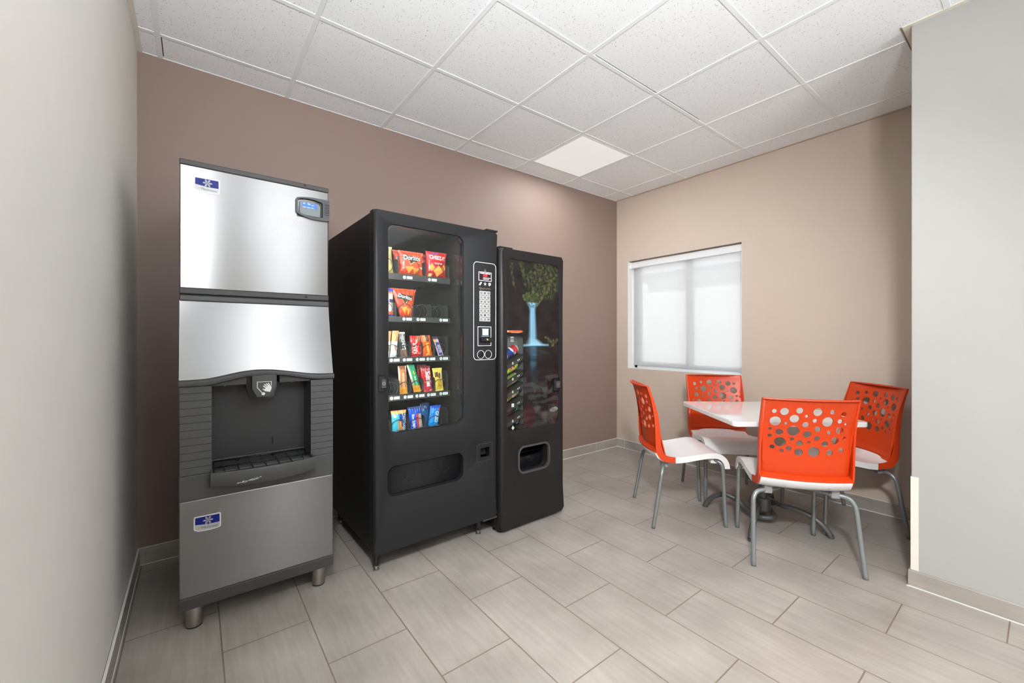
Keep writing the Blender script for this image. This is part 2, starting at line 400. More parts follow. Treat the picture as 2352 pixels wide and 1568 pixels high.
# ================================================================== THE ROOM
XL, XR, YB = -0.242, 3.740, 2.945
YEND = -4.3
def struct(name, bm, m, parent=None, **k):
    o = mesh_obj(name, bm, m, parent, **k)
    if not parent: tag(o, kind='structure')
    return o
bm = NB(); box(bm, XL-0.2, XR+0.2, YEND-0.2, YB+0.2, -0.1, 0); struct('floor', bm, M['floor'])
bm = NB(); box(bm, XL-0.2, XR+0.2, YEND-0.2, YB+0.2, CEIL, CEIL+0.1); ceil = struct('ceiling', bm, M['ceiling'])
bm = NB(); box(bm, XL-0.2, XL, YEND-0.2, YB+0.2, 0, CEIL); struct('wall_left', bm, M['paint_white'])
bm = NB(); box(bm, XL, XR+0.2, YB, YB+0.2, 0, CEIL); struct('wall_back', bm, M['paint_brown'])
# window wall with its opening
WY0, WY1, WZ0, WZ1 = 1.615, 2.797, 0.878, 2.034
bm = NB()
def fm(u, v, s): return (XR+0.2 if s else XR, u, v)
plate(bm, [(0.41, 0), (YB, 0), (YB, CEIL), (0.41, CEIL)], [[(WY0, WZ0), (WY1, WZ0), (WY1, WZ1), (WY0, WZ1)]], fmap=fm)
struct('wall_right', bm, M['paint_beige'])
# partition block that ends beside the chairs
PX, PY = 2.770, 0.410
bm = NB(); box(bm, PX, XR+0.2, YEND-0.2, PY, 0, CEIL, bev=0.004); struct('wall_partition', bm, M['paint_part'])
# rear wall (behind the camera) with a glass doorway added for daylight and the steel's bright band
bm = NB()
def fm(u, v, s): return (u, YEND-0.2 if s else YEND, v)
plate(bm, [(XL, 0), (PX, 0), (PX, CEIL), (XL, CEIL)], [[(1.02, 0.02), (1.62, 0.02), (1.62, 2.45), (1.02, 2.45)]], fmap=fm)
struct('wall_rear', bm, M['paint_brown'])
d1 = bpy.data.objects.new('added_rear_door', None); COL.objects.link(d1); tag(d1, kind='structure')
bm = NB(); box(bm, 1.03, 1.61, YEND-0.12, YEND-0.117, 0.03, 2.44); mesh_obj('door_pane', bm, M['glass'], d1)
bm = NB()
for a in ((1.02, 1.05, 0.02, 2.45), (1.59, 1.62, 0.02, 2.45), (1.02, 1.62, 0.02, 0.06), (1.02, 1.62, 2.41, 2.45)): box(bm, a[0], a[1], YEND-0.14, YEND-0.09, a[2], a[3])
mesh_obj('door_frame', bm, M['vinyl'], d1)

# ceiling grid (tees) as a part of the ceiling
bm = NB()
GX0, GY0, GS = -0.148, 2.7245, 0.6096
zt0, zt1 = CEIL-0.0035, CEIL+0.002
for i in range(-1, 8):
    x = GX0+GS*i
    if XL < x < XR:
        y0 = YEND if x < PX else PY
        box(bm, x-0.012, x+0.012, y0, YB, zt0, zt1, bev=0.001, seg=1)
for j in range(0, 12):
    y = GY0-GS*j
    x1 = XR if y > PY else PX
    box(bm, XL, x1, y-0.0118, y+0.0118, zt0+0.0006, zt1, bev=0.001, seg=1)
mesh_obj('ceiling_grid', bm, M['grid'], ceil)
# slim shadow gaps where lifted tiles sit beside the tees
bm = NB()
for (x0, x1, y0, y1) in ((GX0+2*GS+.012, GX0+2*GS+.0145, 2.74, 2.92), (GX0+4*GS+.012, GX0+4*GS+.0145, 2.73, 2.92), (GX0+5*GS+.012, GX0+5*GS+.0145, 2.13, 2.92), (GX0+GS*4+.012, GX0+GS*4+.015, 1.53, 2.1), (GX0+.012, GX0+.0165, 2.74, 2.92), (GX0+4*GS+.012, GX0+4*GS+.0145, 0.95, 1.49), (GX0+3*GS+.012, GX0+3*GS+.0145, 1.53, 2.1), (GX0+4*GS-.05, GX0+4*GS+.5, 1.486, 1.4885), (GX0+3*GS+.03, GX0+4*GS-.03, 1.4875, 1.490)):
    box(bm, x0, x1, y0, y1, CEIL-0.0008, CEIL+0.001)
mesh_obj('tile_gap', bm, M['trim_dark'], ceil)
# wall angles under the ceiling edge
bm = NB(); box(bm, XL, XL+0.022, YEND, YB, CEIL-0.004, CEIL-0.0005); struct('trim_1', bm, M['guard'])
bm = NB(); box(bm, XR-0.022, XR, PY, YB, CEIL-0.004, CEIL-0.0005); struct('trim_2', bm, M['beige_angle'])
bm = NB(); box(bm, PX-0.022, PX, YEND, PY+0.03, CEIL-0.005, CEIL-0.0005); box(bm, PX, XR, PY, PY+0.03, CEIL-0.005, CEIL-0.0005); struct('trim_3', bm, M['guard'])
bm = NB(); box(bm, PX-0.022, XR, PY+0.030, PY+0.036, CEIL-0.0045, CEIL-0.0008); struct('gap_shade_strip', bm, M['gold_ink'])  # dark strip stands in for the shaded ceiling gap past the wall angle
bm = NB(); box(bm, XL, XR, YB-0.006, YB, CEIL-0.003, CEIL-0.0005); struct('trim_5', bm, M['grid'])

# baseboards of the same tile, with pale caulk lines
def baseboard(name, x0, x1, y0, y1, joints, axis, h=0.088):
    bm = NB(); box(bm, x0, x1, y0, y1, 0.003, h, bev=0.003)
    o = struct(name, bm, M['base_tile'])
    bm = NB()
    for j in joints:
        if axis == 'x': box(bm, j-0.0012, j+0.0012, y0-0.0004, y1, 0.003, h+0.0003)
        else: box(bm, x0-0.0004, x1+0.0004, j-0.0012, j+0.0012, 0.003, h+0.0003)
    if axis == 'x':
        box(bm, x0, x1, y0-0.003, y1, 0.0, 0.004); box(bm, x0, x1, y0+0.003, y1, h-0.001, h+0.0015)
    else:
        box(bm, x0-0.002, x1+0.002, y0, y1, 0.0, 0.004); box(bm, x0+0.003, x1, y0, y1, h-0.001, h+0.0015)
    mesh_obj('caulk', bm, M['grout_white'], o)
baseboard('baseboard_back', XL, XR-0.011, YB-0.011, YB, (3.39, 2.785, 2.18, 0.36), 'x')
baseboard('baseboard_left', XL, XL+0.011, YEND, YB-0.011, (2.2, 1.6, 1.0), 'y')
baseboard('baseboard_right', XR-0.011, XR, PY, YB, (2.83, 2.22, 1.61, 1.0), 'y')
bm = NB(); box(bm, PX-0.012, PX, YEND, PY+0.011, 0.003, 0.078, bev=0.003); box(bm, PX, XR-0.011, PY, PY+0.011, 0.003, 0.078, bev=0.003)
bp = struct('baseboard_partition', bm, M['base_tile'])
bm = NB(); box(bm, PX-0.0155, PX-0.0118, YEND, PY+0.0145, 0, 0.004); mesh_obj('caulk', bm, M['grout_white'], bp)
# corner guard strip on the partition corner
bm = NB(); box(bm, PX-0.0025, PX+0.03, PY-0.026, PY+0.0025, 0.079, 0.531, bev=0.0008, seg=1)
tag(mesh_obj('corner_guard', bm, M['guard']), 'cream corner guard strip low on the edge of the off-white partition, right of the chairs', 'corner guard')

# ---------------- window: vinyl slider, blind and what lies outside
win = bpy.data.objects.new('window_1', None); COL.objects.link(win); tag(win, kind='structure')
bm = NB()
xf = XR+0.125
def fr(y0, y1, z0, z1, x0=xf, x1=xf+0.055):
    box(bm, x0, x1, y0, y1, z0, z1, bev=0.002, seg=1)
fr(WY0, WY0+0.035, WZ0, WZ1); fr(WY1-0.035, WY1, WZ0, WZ1); fr(WY0, WY1, WZ0, WZ0+0.035); fr(WY0, WY1, WZ1-0.035, WZ1)
fr(WY1-0.085, WY1-0.035, WZ0+0.03, WZ1-0.03, xf+0.004, xf+0.03); fr(2.15, 2.20, WZ0+0.03, WZ1-0.03, xf+0.004, xf+0.03); fr(2.135, 2.175, WZ0+0.03, WZ1-0.03, xf+0.028, xf+0.052)
fr(2.155, WY1-0.04, WZ0+0.035, WZ0+0.07, xf+0.004, xf+0.03); fr(WY0+0.03, 2.175, WZ0+0.035, WZ0+0.06, xf+0.028, xf+0.052)
mesh_obj('window_frame', bm, M['vinyl'], win)
bm = NB(); box(bm, xf+0.036, xf+0.040, WY0+0.03, WY1-0.03, WZ0+0.03, WZ1-0.03); mesh_obj('window_pane', bm, M['glass'], win)
bm = NB(); box(bm, XR+0.001, xf, WY0, WY1, WZ0, WZ0+0.004); box(bm, XR+0.001, xf, WY1-0.003, WY1, WZ0+0.004, WZ1); box(bm, XR+0.001, xf, WY0, WY0+0.003, WZ0+0.004, WZ1); mesh_obj('window_reveal', bm, M['vinyl'], win)
bl = thing('roller_blind', (XR+0.07, 2.19, WZ0), 0, 'white sheer roller blind drawn down inside the window above the orange chairs', 'blind')
def blo(name, x0, x1, y0, y1, z0, z1, m, bev=0):
    y0 *= 1.00727; y1 *= 1.00727; z0 = 1.206+(z0-1.206)*1.00727; z1 = 1.206+(z1-1.206)*1.00727
    bm = NB(); box(bm, x0-XR-0.07, x1-XR-0.07, y0-2.19, y1-2.19, z0-WZ0, z1-WZ0, bev=bev); return mesh_obj(name, bm, m, bl)
blo('fabric', XR+0.0795, XR+0.0800, 1.612, 2.752, 0.925, 1.98, M['blind'])
blo('hem_bar', XR+0.074, XR+0.086, 1.612, 2.752, 0.912, 0.930, M['hem'], 0.003)
blo('cassette', XR+0.034, XR+0.078, 1.609, 2.748, 1.955, 2.019, M['cassette'], 0.004)
blo('bracket', XR+0.030, XR+0.09, 2.7485, 2.774, 1.950, 2.022, M['cassette'], 0.003)
bm = NB(); box(bm, 0.032-0.07, 0.0335-0.07, 1.612-2.19, 2.745-2.19, 1.9545-WZ0, 1.9565-WZ0)
for k in range(60):
    y = 1.62-2.19+k*0.0187; box(bm, 0.0325-0.07, 0.0342-0.07, y, y+0.010, 1.9535-WZ0, 1.9555-WZ0)
mesh_obj('bead_chain_shadow_line', bm, M['hem'], bl).name = 'cassette_edge'
# outside
ob = thing('neighbouring_building', (8.0, 3.5, 0), 0, 'pale stucco building seen dimly through the blind beyond the window', 'building')
bm = NB(); box(bm, 0, 4, -6, 1.95, -0.5, 2.55); box(bm, 0, 4, 1.95, 4, -0.5, 1.2); mesh_obj('wall', bm, M['stucco'], ob)
bm = NB()
vs = [bm.verts.new(p) for p in ((-0.45, -6.3, 2.55), (-0.45, 2.6, 2.55), (4.4, 2.6, 2.55), (4.4, -6.3, 2.55), (2, -6.3, 3.9), (2, 0.8, 3.9), (-0.45, -6.3, 2.66), (-0.45, 2.6, 2.66))]
for q in ((0, 1, 2, 3), (6, 7, 5, 4), (0, 6, 7, 1), (4, 5, 2, 3), (5, 7, 1, 2), (0, 3, 4, 6)): bm.faces.new([vs[i] for i in q])
mesh_obj('roof', bm, M['roof_tile'], ob, recalc=True)
bm = NB(); box(bm, -0.03, 0.05, -1.4, -0.1, 0.9, 2.1); mesh_obj('window', bm, M['vinyl'], ob)
bm = NB(); box(bm, XR+0.3, 30, -12, 14, -0.3, -0.15); box(bm, -9, XR+0.2, -22, YEND-0.25, -0.3, -0.02); tag(mesh_obj('paving', bm, M['asphalt']), kind='structure')

# ---------------- ceiling panels: one plain panel in view, the lit ones added unseen behind the camera
def panel(i, j, m, label, watts=0, power=None):
    x0 = GX0+GS*i+0.014; y1 = GY0-GS*j-0.014; s = GS-0.028
    t = thing('ceiling_light', (x0+s/2, y1-s/2, CEIL-0.003), 0, label, 'ceiling light')
    bm = NB(); box(bm, -s/2, s/2, -s/2, s/2, 0, 0.0022); mesh_obj('diffuser', bm, m, t)
    bm = NB(); w = 0.010
    for a in ((-s/2, s/2, -s/2, -s/2+w), (-s/2, s/2, s/2-w, s/2), (-s/2, -s/2+w, -s/2+w, s/2-w), (s/2-w, s/2, -s/2+w, s/2-w)): box(bm, a[0], a[1], a[2], a[3], -0.001, 0.0024)
    mesh_obj('frame', bm, M['grid'], t)
    return t
panel(4, 0, M['lamp_diffuser'], 'flat square white ceiling light panel, the only tile without specks')
t = thing('added_wall_spot', (-0.10, -0.55, 1.85), 0, 'small white spotlight on the left wall behind the camera, turned to the ceiling', 'lamp')  # unseen spotlight, added to brighten the ceiling and back wall
bm = NB(); lathe(bm, [(0.05, -0.03), (0.06, -0.10), (0.05, -0.16), (0.01, -0.17)], 0, 0, 20); bmesh.ops.recalc_face_normals(bm, faces=bm.faces[:]); mesh_obj('lamp_head', bm, M['vinyl'], t, sharp=40)
bm = NB(); tube(bm, [(0, 0, -0.12), (-0.112, 0, -0.12)], 0.01, 8); mesh_obj('stem', bm, M['vinyl'], t)
sd = bpy.data.lights.new('added_spot_light', 'SPOT'); sd.energy = 475; sd.spot_size = math.radians(104); sd.spot_blend = 1.0; sd.shadow_soft_size = 0.15; sd.color = (0.90, 0.955, 1.0)
so = bpy.data.objects.new('added_spot_light', sd); COL.objects.link(so); so.parent = t; so.rotation_euler = Vector((1.95, 3.0, 1.3)).to_track_quat('-Z', 'Y').to_euler()
t = thing('added_track_spot', (-0.13, -0.30, 2.35), 0, 'small white spotlight high on the left wall behind the camera', 'lamp')  # second unseen spotlight, added to brighten the alcove and its floor
bm = NB(); lathe(bm, [(0.05, 0.03), (0.06, 0.10), (0.05, 0.16), (0.01, 0.17)], 0, 0, 20); mesh_obj('lamp_head', bm, M['vinyl'], t, sharp=40)
bm = NB(); tube(bm, [(0, 0, 0.16), (0, 0, CEIL-2.35)], 0.01, 8); mesh_obj('stem', bm, M['vinyl'], t)
sd = bpy.data.lights.new('added_spot_light', 'SPOT'); sd.energy = 410; sd.spot_size = math.radians(80); sd.spot_blend = 0.7; sd.shadow_soft_size = 0.12; sd.color = (0.93, 0.97, 1.0)
so = bpy.data.objects.new('added_spot_light', sd); COL.objects.link(so); so.parent = t; so.location = (0, 0, 0); so.rotation_euler = Vector((2.75, 2.0, -2.1)).to_track_quat('-Z', 'Y').to_euler()
area_lamp('panel_light', (GX0+GS*4.5, GY0-GS*0.5, CEIL-0.008), 0.55, 0.55, 14)
for k, (lx, ly, w) in enumerate(ADDED_PANELS):
    i = round((lx-GX0-GS/2)/GS); j = round((GY0-GS/2-ly)/GS)
    t = panel(i, j, M['lamp_lit'], ('lit square ceiling panel just behind the camera', 'lit square ceiling panel further behind the camera, between two others', 'lit square ceiling panel farthest behind the camera, near the rear glass door')[k]); t['group'] = 'added unseen ceiling panels behind the camera'
    area_lamp('added_lamp_light', (0, 0, -0.006), 0.56, 0.56, w, parent=t)

for (ux, uy, w) in ADDED_UPLIGHTS:
    t = thing('added_pendant', (ux, uy, 1.25), 0, 'long linear pendant lamp hanging behind the camera', 'lamp')  # pendant added only for its uplight, out of view
    bm = NB(); box(bm, -0.07, 0.07, -1.1, 1.1, 0, 0.03, bev=0.004); mesh_obj('housing', bm, M['vinyl'], t)
    for yy in (-0.9, 0.9):
        bm = NB(); tube(bm, [(0, yy, 0.03), (0, yy, CEIL-1.25)], 0.002, 6); mesh_obj('cable', bm, M['chrome'], t)
    area_lamp('added_lamp_light', (0, 0, 0.036), 0.12, 2.1, w, rot=(PI, 0, 0), parent=t)

# ================================================================== ICE DISPENSER
ice = thing('ice_dispenser', (-0.05, 2.11, 0), 0, 'tall stainless steel ice dispenser with grey dispensing alcove on four round legs', 'ice machine')
IW = 0.581
F2 = 0.09       # the upper unit stands this much further back
IB = 0.76       # depth of the rear
# cabinet bodies
bm = NB(); box(bm, 0.004, IW-0.004, 0.035, IB, 0.135, 0.545, bev=0.004); box(bm, 0.004, IW-0.004, 0.16, IB, 0.545, 1.05); box(bm, 0.004, IW-0.004, 0.11, IB, 1.05, 1.385, bev=0.002); mesh_obj('dispenser_body', bm, M['trim_dark'], ice)
bm = NB(); box(bm, 0.003, IW-0.003, F2+0.02, IB-0.05, 1.385, 1.945, bev=0.004); o = mesh_obj('head_body', bm, M['steel'], ice); uv_xz(o)
# head front panel (slightly bowed at its edges)
bm = NB(); box(bm, 0.0, IW, F2, F2+0.022, 1.414, 1.932, bev=0.004, seg=3); o = mesh_obj('head_front_panel', bm, M['steel'], ice); uv_xz(o)
bm = NB(); box(bm, -0.001, IW+0.001, F2-0.004, F2+0.06, 1.9305, 1.953, bev=0.004, seg=3); tp = mesh_obj('top_trim', bm, M['trim_dark'], ice)
def disc(bm, cx, cz, r, y, d=0.001, k=20, mi=0): plate(bm, circle(cx, cz, r, k), [], y-d, y, mi=mi)
bm = NB(); disc(bm, 0.473, 1.9435, 0.0055, F2-0.004); mesh_obj('screw_hole', bm, M['black_matte'], tp)
bm = NB(); box(bm, -0.001, IW+0.001, F2-0.005, F2+0.05, 1.391, 1.415, bev=0.003, seg=2); t2 = mesh_obj('head_lower_trim', bm, M['trim_dark'], ice)
bm = NB(); disc(bm, 0.478, 1.404, 0.0055, F2-0.005); mesh_obj('screw_hole', bm, M['black_matte'], t2)
bm = NB(); box(bm, 0.0, IW, F2+0.004, F2+0.06, 1.384, 1.392); mesh_obj('seam', bm, M['black_matte'], ice)
bm = NB(); box(bm, -0.001, IW+0.002, F2-0.008, F2+0.06, 1.360, 1.3855, bev=0.006, seg=4); mesh_obj('dispenser_top_trim', bm, M['gray_plastic'], ice)
# upper dispenser panel leaning out to the arch
arch_t = [(0.0, 1.035), (0.038, 1.035), (0.092, 1.037), (0.148, 1.048), (0.207, 1.061), (0.268, 1.067), (0.331, 1.064), (0.398, 1.053), (0.467, 1.041), (0.522, 1.036), (IW+0.002, 1.035)]
arch_b = [(0.0, 1.009), (0.064, 1.008), (0.106, 1.011), (0.163, 1.025), (0.222, 1.038), (0.299, 1.043), (0.38, 1.035), (0.467, 1.016), (0.503, 1.011), (IW+0.002, 1.010)]
def lerp_list(L, x):
    for (a, b), (c, d) in zip(L, L[1:]):
        if x <= c: return b+(d-b)*max(0, (x-a))/(c-a)
    return L[-1][1]
def archt(x): return sum(lerp_list(arch_t, x+d) for d in (-0.02, -0.01, 0, 0.01, 0.02))/5
def archb(x): return sum(lerp_list(arch_b, x+d) for d in (-0.02, -0.01, 0, 0.01, 0.02))/5
bm = NB(); N = 48; rows = 8
def lean_y(z): t = (1.362-z)/(1.362-1.035); t = max(0, min(1.1, t)); return F2-0.002 - (F2-0.004)*(t**1.15)
g = [[None]*(rows+1) for _ in range(N+1)]
for i in range(N+1):
    x = IW*i/N; zb = archt(x)-0.006
    for j in range(rows+1):
        z = zb+(1.362-zb)*j/rows; g[i][j] = bm.verts.new((x, lean_y(z), z))
for i in range(N):
    for j in range(rows):
        f = bm.faces.new((g[i][j], g[i+1][j], g[i+1][j+1], g[i][j+1])); f.smooth = True
r = bmesh.ops.extrude_face_region(bm, geom=bm.faces[:]); bmesh.ops.translate(bm, vec=(0, 0.02, 0), verts=[v for v in r['geom'] if isinstance(v, bmesh.types.BMVert)])
o = mesh_obj('upper_front_panel', bm, M['steel'], ice, sharp=40, recalc=True); uv_xz(o)
# side cheeks of the leaning part
for x0, x1 in ((0.001, 0.012), (IW-0.011, IW+0.001)):
    bm = NB()
    pr = [(0.14, 1.362), (F2+0.01, 1.362)]+[(lean_y(1.362-k*0.0327)+0.012, 1.362-k*0.0327) for k in range(1, 11)]+[(0.01, 1.0), (0.14, 1.0)]
    plate(bm, pr, [], fmap=lambda u, v, s, x0=x0, x1=x1: (x1 if s else x0, u, v))
    mesh_obj('side_cheek', bm, M['gray_plastic'], ice)
# arch trim
bm = NB(); N = 60; prof = []
for i in range(N+1):
    x = -0.001+(IW+0.003)*i/N; a = archt(x); b = archb(x)
    ring = [(0.03, a+0.001), (-0.004, a+0.001), (-0.012, a-0.004), (-0.0135, (a+b)/2), (-0.011, b+0.003), (-0.004, b), (0.03, b)]
    prof.append([bm.verts.new((x, y, z)) for y, z in ring])
for A, B in zip(prof, prof[1:]):
    for k in range(len(A)):
        f = bm.faces.new((A[k], A[(k+1) % len(A)], B[(k+1) % len(A)], B[k])); f.smooth = True
bm.faces.new(prof[0]); bm.faces.new(list(reversed(prof[-1])))
mesh_obj('arch_trim', bm, M['gray_plastic'], ice, sharp=35, recalc=True)
# louvered cheeks, band below, alcove
def louver(x0, x1, slope, name='louvered_panel'):
    bm = NB(); zs = [1.008]+[0.980-0.030*k for k in range(11)]+[0.650]
    for k in range(len(zs)-1):
        za, zb = zs[k], zs[k+1]
        vs = []
        for x, dx in ((x0, 0), (x1, 0)):
            for y, z in ((0.0012, zb), (-0.0012, zb+0.0022), (0.0004, za), (0.03, za), (0.03, zb)): vs.append(bm.verts.new((x, y, z)))
        for a in range(5): bm.faces.new((vs[a], vs[(a+1) % 5], vs[5+(a+1) % 5], vs[5+a]))
        bm.faces.new(vs[:5]); bm.faces.new(list(reversed(vs[5:])))
    return mesh_obj(name, bm, M['gray_plastic'], ice, recalc=True)
louver(0.002, 0.106, 0); louver(0.482, IW-0.001, 0)
bm = NB(); box(bm, 0.0, IW, -0.003, 0.035, 0.547, 0.650, bev=0.003); mesh_obj('lower_band', bm, M['gray_plastic'], ice)
bm = NB()   # recess shell: back, sides, top, sloping base
for (a, b, c, d, e, f) in ((0.100, 0.488, 0.155, 0.16, 0.60, 1.06), (0.100, 0.106, 0.02, 0.16, 0.60, 1.06), (0.482, 0.488, 0.02, 0.16, 0.60, 1.06), (0.1, 0.488, 0.02, 0.16, 1.04, 1.06), (0.1, 0.488, 0.02, 0.16, 0.60, 0.606)): box(bm, a, b, c, d, e, f)
box(bm, 0.106, 0.262, 0.012, 0.155, 1.005, 1.05); box(bm, 0.355, 0.482, 0.012, 0.155, 1.005, 1.05)
box(bm, 0.106, 0.482, 0.140, 0.156, 0.60, 0.668, bev=0.003)
al = mesh_obj('alcove', bm, M['alcove_plastic'], ice)
for cx, cz in ((0.155, 0.997), (0.42, 0.998)):
    bm = NB(); r = bmesh.ops.create_icosphere(bm, subdivisions=2, radius=0.005, matrix=Matrix.Translation((cx, 0.10, cz)))
    mesh_obj('screw', bm, M['steel_leg'], al)
bm = NB(); tube(bm, [(0.345, 0.150, 0.700), (0.344, 0.149, 0.735)], 0.0018, 8)
mesh_obj('sensor_wire', bm, M['black_matte'], al)
# spout with its push-plate decal
bm = NB()
poly = [(0.247, 1.045), (0.247, 0.985), (0.266, 0.948), (0.316, 0.948), (0.337, 0.995), (0.337, 1.045)]
plate(bm, poly, [], -0.012, 0.085)
bmesh.ops.bevel(bm, geom=[e for e in bm.edges if all(abs(v.co.y+0.012) < 1e-5 for v in e.verts) and len(e.link_faces) == 2 and any(abs(f.normal.y) < 0.5 for f in e.link_faces)], offset=0.003, segments=2, affect='EDGES')
spout = mesh_obj('spout', bm, M['gray_plastic'], ice, recalc=True)
bm = NB(); plate(bm, [(0.228, 1.045), (0.228, 0.99), (0.242, 0.940), (0.250, 0.936), (0.315, 0.936), (0.330, 0.944), (0.343, 0.99), (0.343, 1.045)], [], 0.01, 0.11); mesh_obj('spout_housing', bm, M['black_gloss'], spout)
bm = NB(); Y = -0.0125
def ln(bm, a, b, w, y=Y, mi=0):
    a = Vector(a); b = Vector(b); d = (b-a).normalized()*w/2; nrm = Vector((-d.y, d.x))
    plate(bm, [tuple(a-d+nrm), tuple(a-d-nrm), tuple(b+d-nrm), tuple(b+d+nrm)], [], y-0.0006, y, mi=mi)
out = [(0.266, 1.014), (0.266, 0.990), (0.283, 0.967)]
for a, b in zip(out, out[1:]): ln(bm, a, b, 0.0024)
ln(bm, (0.266, 1.014), (0.319, 1.014), 0.0018); ln(bm, (0.319, 1.014), (0.319, 0.996), 0.0024)
# hand: palm, four fingers, thumb
plate(bm, [(0.291, 0.976), (0.296, 0.972), (0.314, 0.968), (0.319, 0.980), (0.320, 0.990), (0.312, 0.998), (0.298, 0.988)], [], Y-0.0007, Y-0.0001)
for a, b in (((0.313, 0.995), (0.3085, 1.0055)), ((0.309, 0.993), (0.301, 1.004)), ((0.304, 0.990), (0.294, 1.001)), ((0.299, 0.986), (0.290, 0.994)), ((0.297, 0.977), (0.2885, 0.9815))): ln(bm, a, b, 0.0042, Y-0.0004)
for k in range(5):
    a = 2*PI*k/5; disc(bm, 0.2885+0.0048*math.cos(a), 0.9615+0.0044*math.sin(a), 0.0028, Y, k=10)
disc(bm, 0.2885, 0.9615, 0.003, Y-0.0002, k=10)
mesh_obj('push_here_decal', bm, M['sign_white'], spout)
# drip tray, bowed out in front
bm = NB(); N = 24; tr = []
for i in range(N+1):
    t = i/N; x = 0.103+0.385*t; yb = -0.062 - 0.030*(1-(2*t-1)**2)
    zb = 0.603-0.010*(1-(2*t-1)**2)
    ring = [(0.0, 0.606), (yb+0.02, zb-0.001), (yb+0.004, zb+0.004), (yb, zb+0.012), (yb-0.001, 0.655), (yb+0.002, 0.6615), (yb+0.006, 0.6615), (yb+0.009, 0.655), (yb+0.010, 0.625), (0.14, 0.618), (0.14, 0.604)]
    tr.append([bm.verts.new((x, y, z)) for y, z in ring])
for A, B in zip(tr, tr[1:]):
    for k in range(len(A)):
        f = bm.faces.new((A[k], A[(k+1) % len(A)], B[(k+1) % len(A)], B[k])); f.smooth = True
bm.faces.new(tr[0]); bm.faces.new(list(reversed(tr[-1])))
box(bm, 0.1, 0.108, -0.062, 0.02, 0.605, 0.661, bev=0.002); box(bm, 0.482, 0.490, -0.062, 0.02, 0.605, 0.661, bev=0.002)
tray = mesh_obj('drip_tray', bm, M['gray_plastic'], ice, sharp=40, recalc=True)
def trf(t): return -0.062-0.030*(1-(2*t-1)**2)+0.014
bm = NB()
path = [(0.116, 0.125, 0.662)]+[(0.113+0.365*k/16, trf(k/16), 0.658) for k in range(17)]+[(0.475, 0.125, 0.662)]
tube(bm, round_corners([path[0]]+path[1:], 0.004, 2), 0.0024, 8); tube(bm, [path[0], path[-1]], 0.0024, 8)
for y in (0.03,): tube(bm, [(0.114, y, 0.659), (0.478, y, 0.659)], 0.0022, 8)
for k in range(7):
    x = 0.148+0.049*k; t = (x-0.113)/0.365; tube(bm, [(x-0.004, 0.128, 0.664), (x, trf(t), 0.661), (x, trf(t)-0.002, 0.654)], 0.0022, 8)
mesh_obj('grate', bm, M['black_wire'], tray)
for x in (0.205, 0.345):
    bm = NB(); bmesh.ops.create_icosphere(bm, subdivisions=2, radius=0.007, matrix=Matrix.Translation((x, 0.135, 0.655)))
    mesh_obj('bolt', bm, M['black_wire'], tray)
bm = NB(); random.seed(3)
for k in range(26):
    x = 0.185+0.08*random.random(); t = (x-0.103)/0.385; y = -0.0635-0.030*(1-(2*t-1)**2); zz = 0.607+0.012*((x-0.185)/0.08)+random.uniform(-0.003, 0.003)
    l_ = random.uniform(0.004, 0.014); plate(bm, [(x, zz), (x+l_, zz+0.0035), (x+l_*0.9, zz+0.005), (x+l_*0.3, zz+0.0015)], [], y-0.0006, y+0.0005)
mesh_obj('scrape_mark', bm, M['sign_white'], tray)
# lower steel panel and skirt
bm = NB(); box(bm, 0.001, IW-0.001, -0.001, 0.03, 0.159, 0.5475, bev=0.003, seg=2); o = mesh_obj('lower_front_panel', bm, M['steel'], ice); uv_xz(o)
bm = NB(); box(bm, 0.0, IW, -0.006, 0.07, 0.112, 0.160, bev=0.003); box(bm, 0.0, 0.02, 0.07, IB, 0.125, 0.160); box(bm, IW-0.02, IW, 0.07, IB, 0.125, 0.160); mesh_obj('skirt', bm, M['trim_dark'], ice)
for lx, ly in ((0.049, 0.078), (0.532, 0.078), (0.049, 0.66), (0.532, 0.66)):
    bm = NB(); lathe(bm, [(0.0275, 0.006), (0.0295, 0.010), (0.0295, 0.052), (0.0285, 0.053), (0.0325, 0.0535), (0.0325, 0.13)], lx, ly, 32)
    lg = mesh_obj('leg', bm, M['steel_leg'], ice, sharp=35)
    bm = NB(); lathe(bm, [(0.025, 0.0), (0.0278, 0.002), (0.0278, 0.0065)], lx, ly, 32); mesh_obj('leg_foot', bm, M['black_matte'], lg, sharp=35)
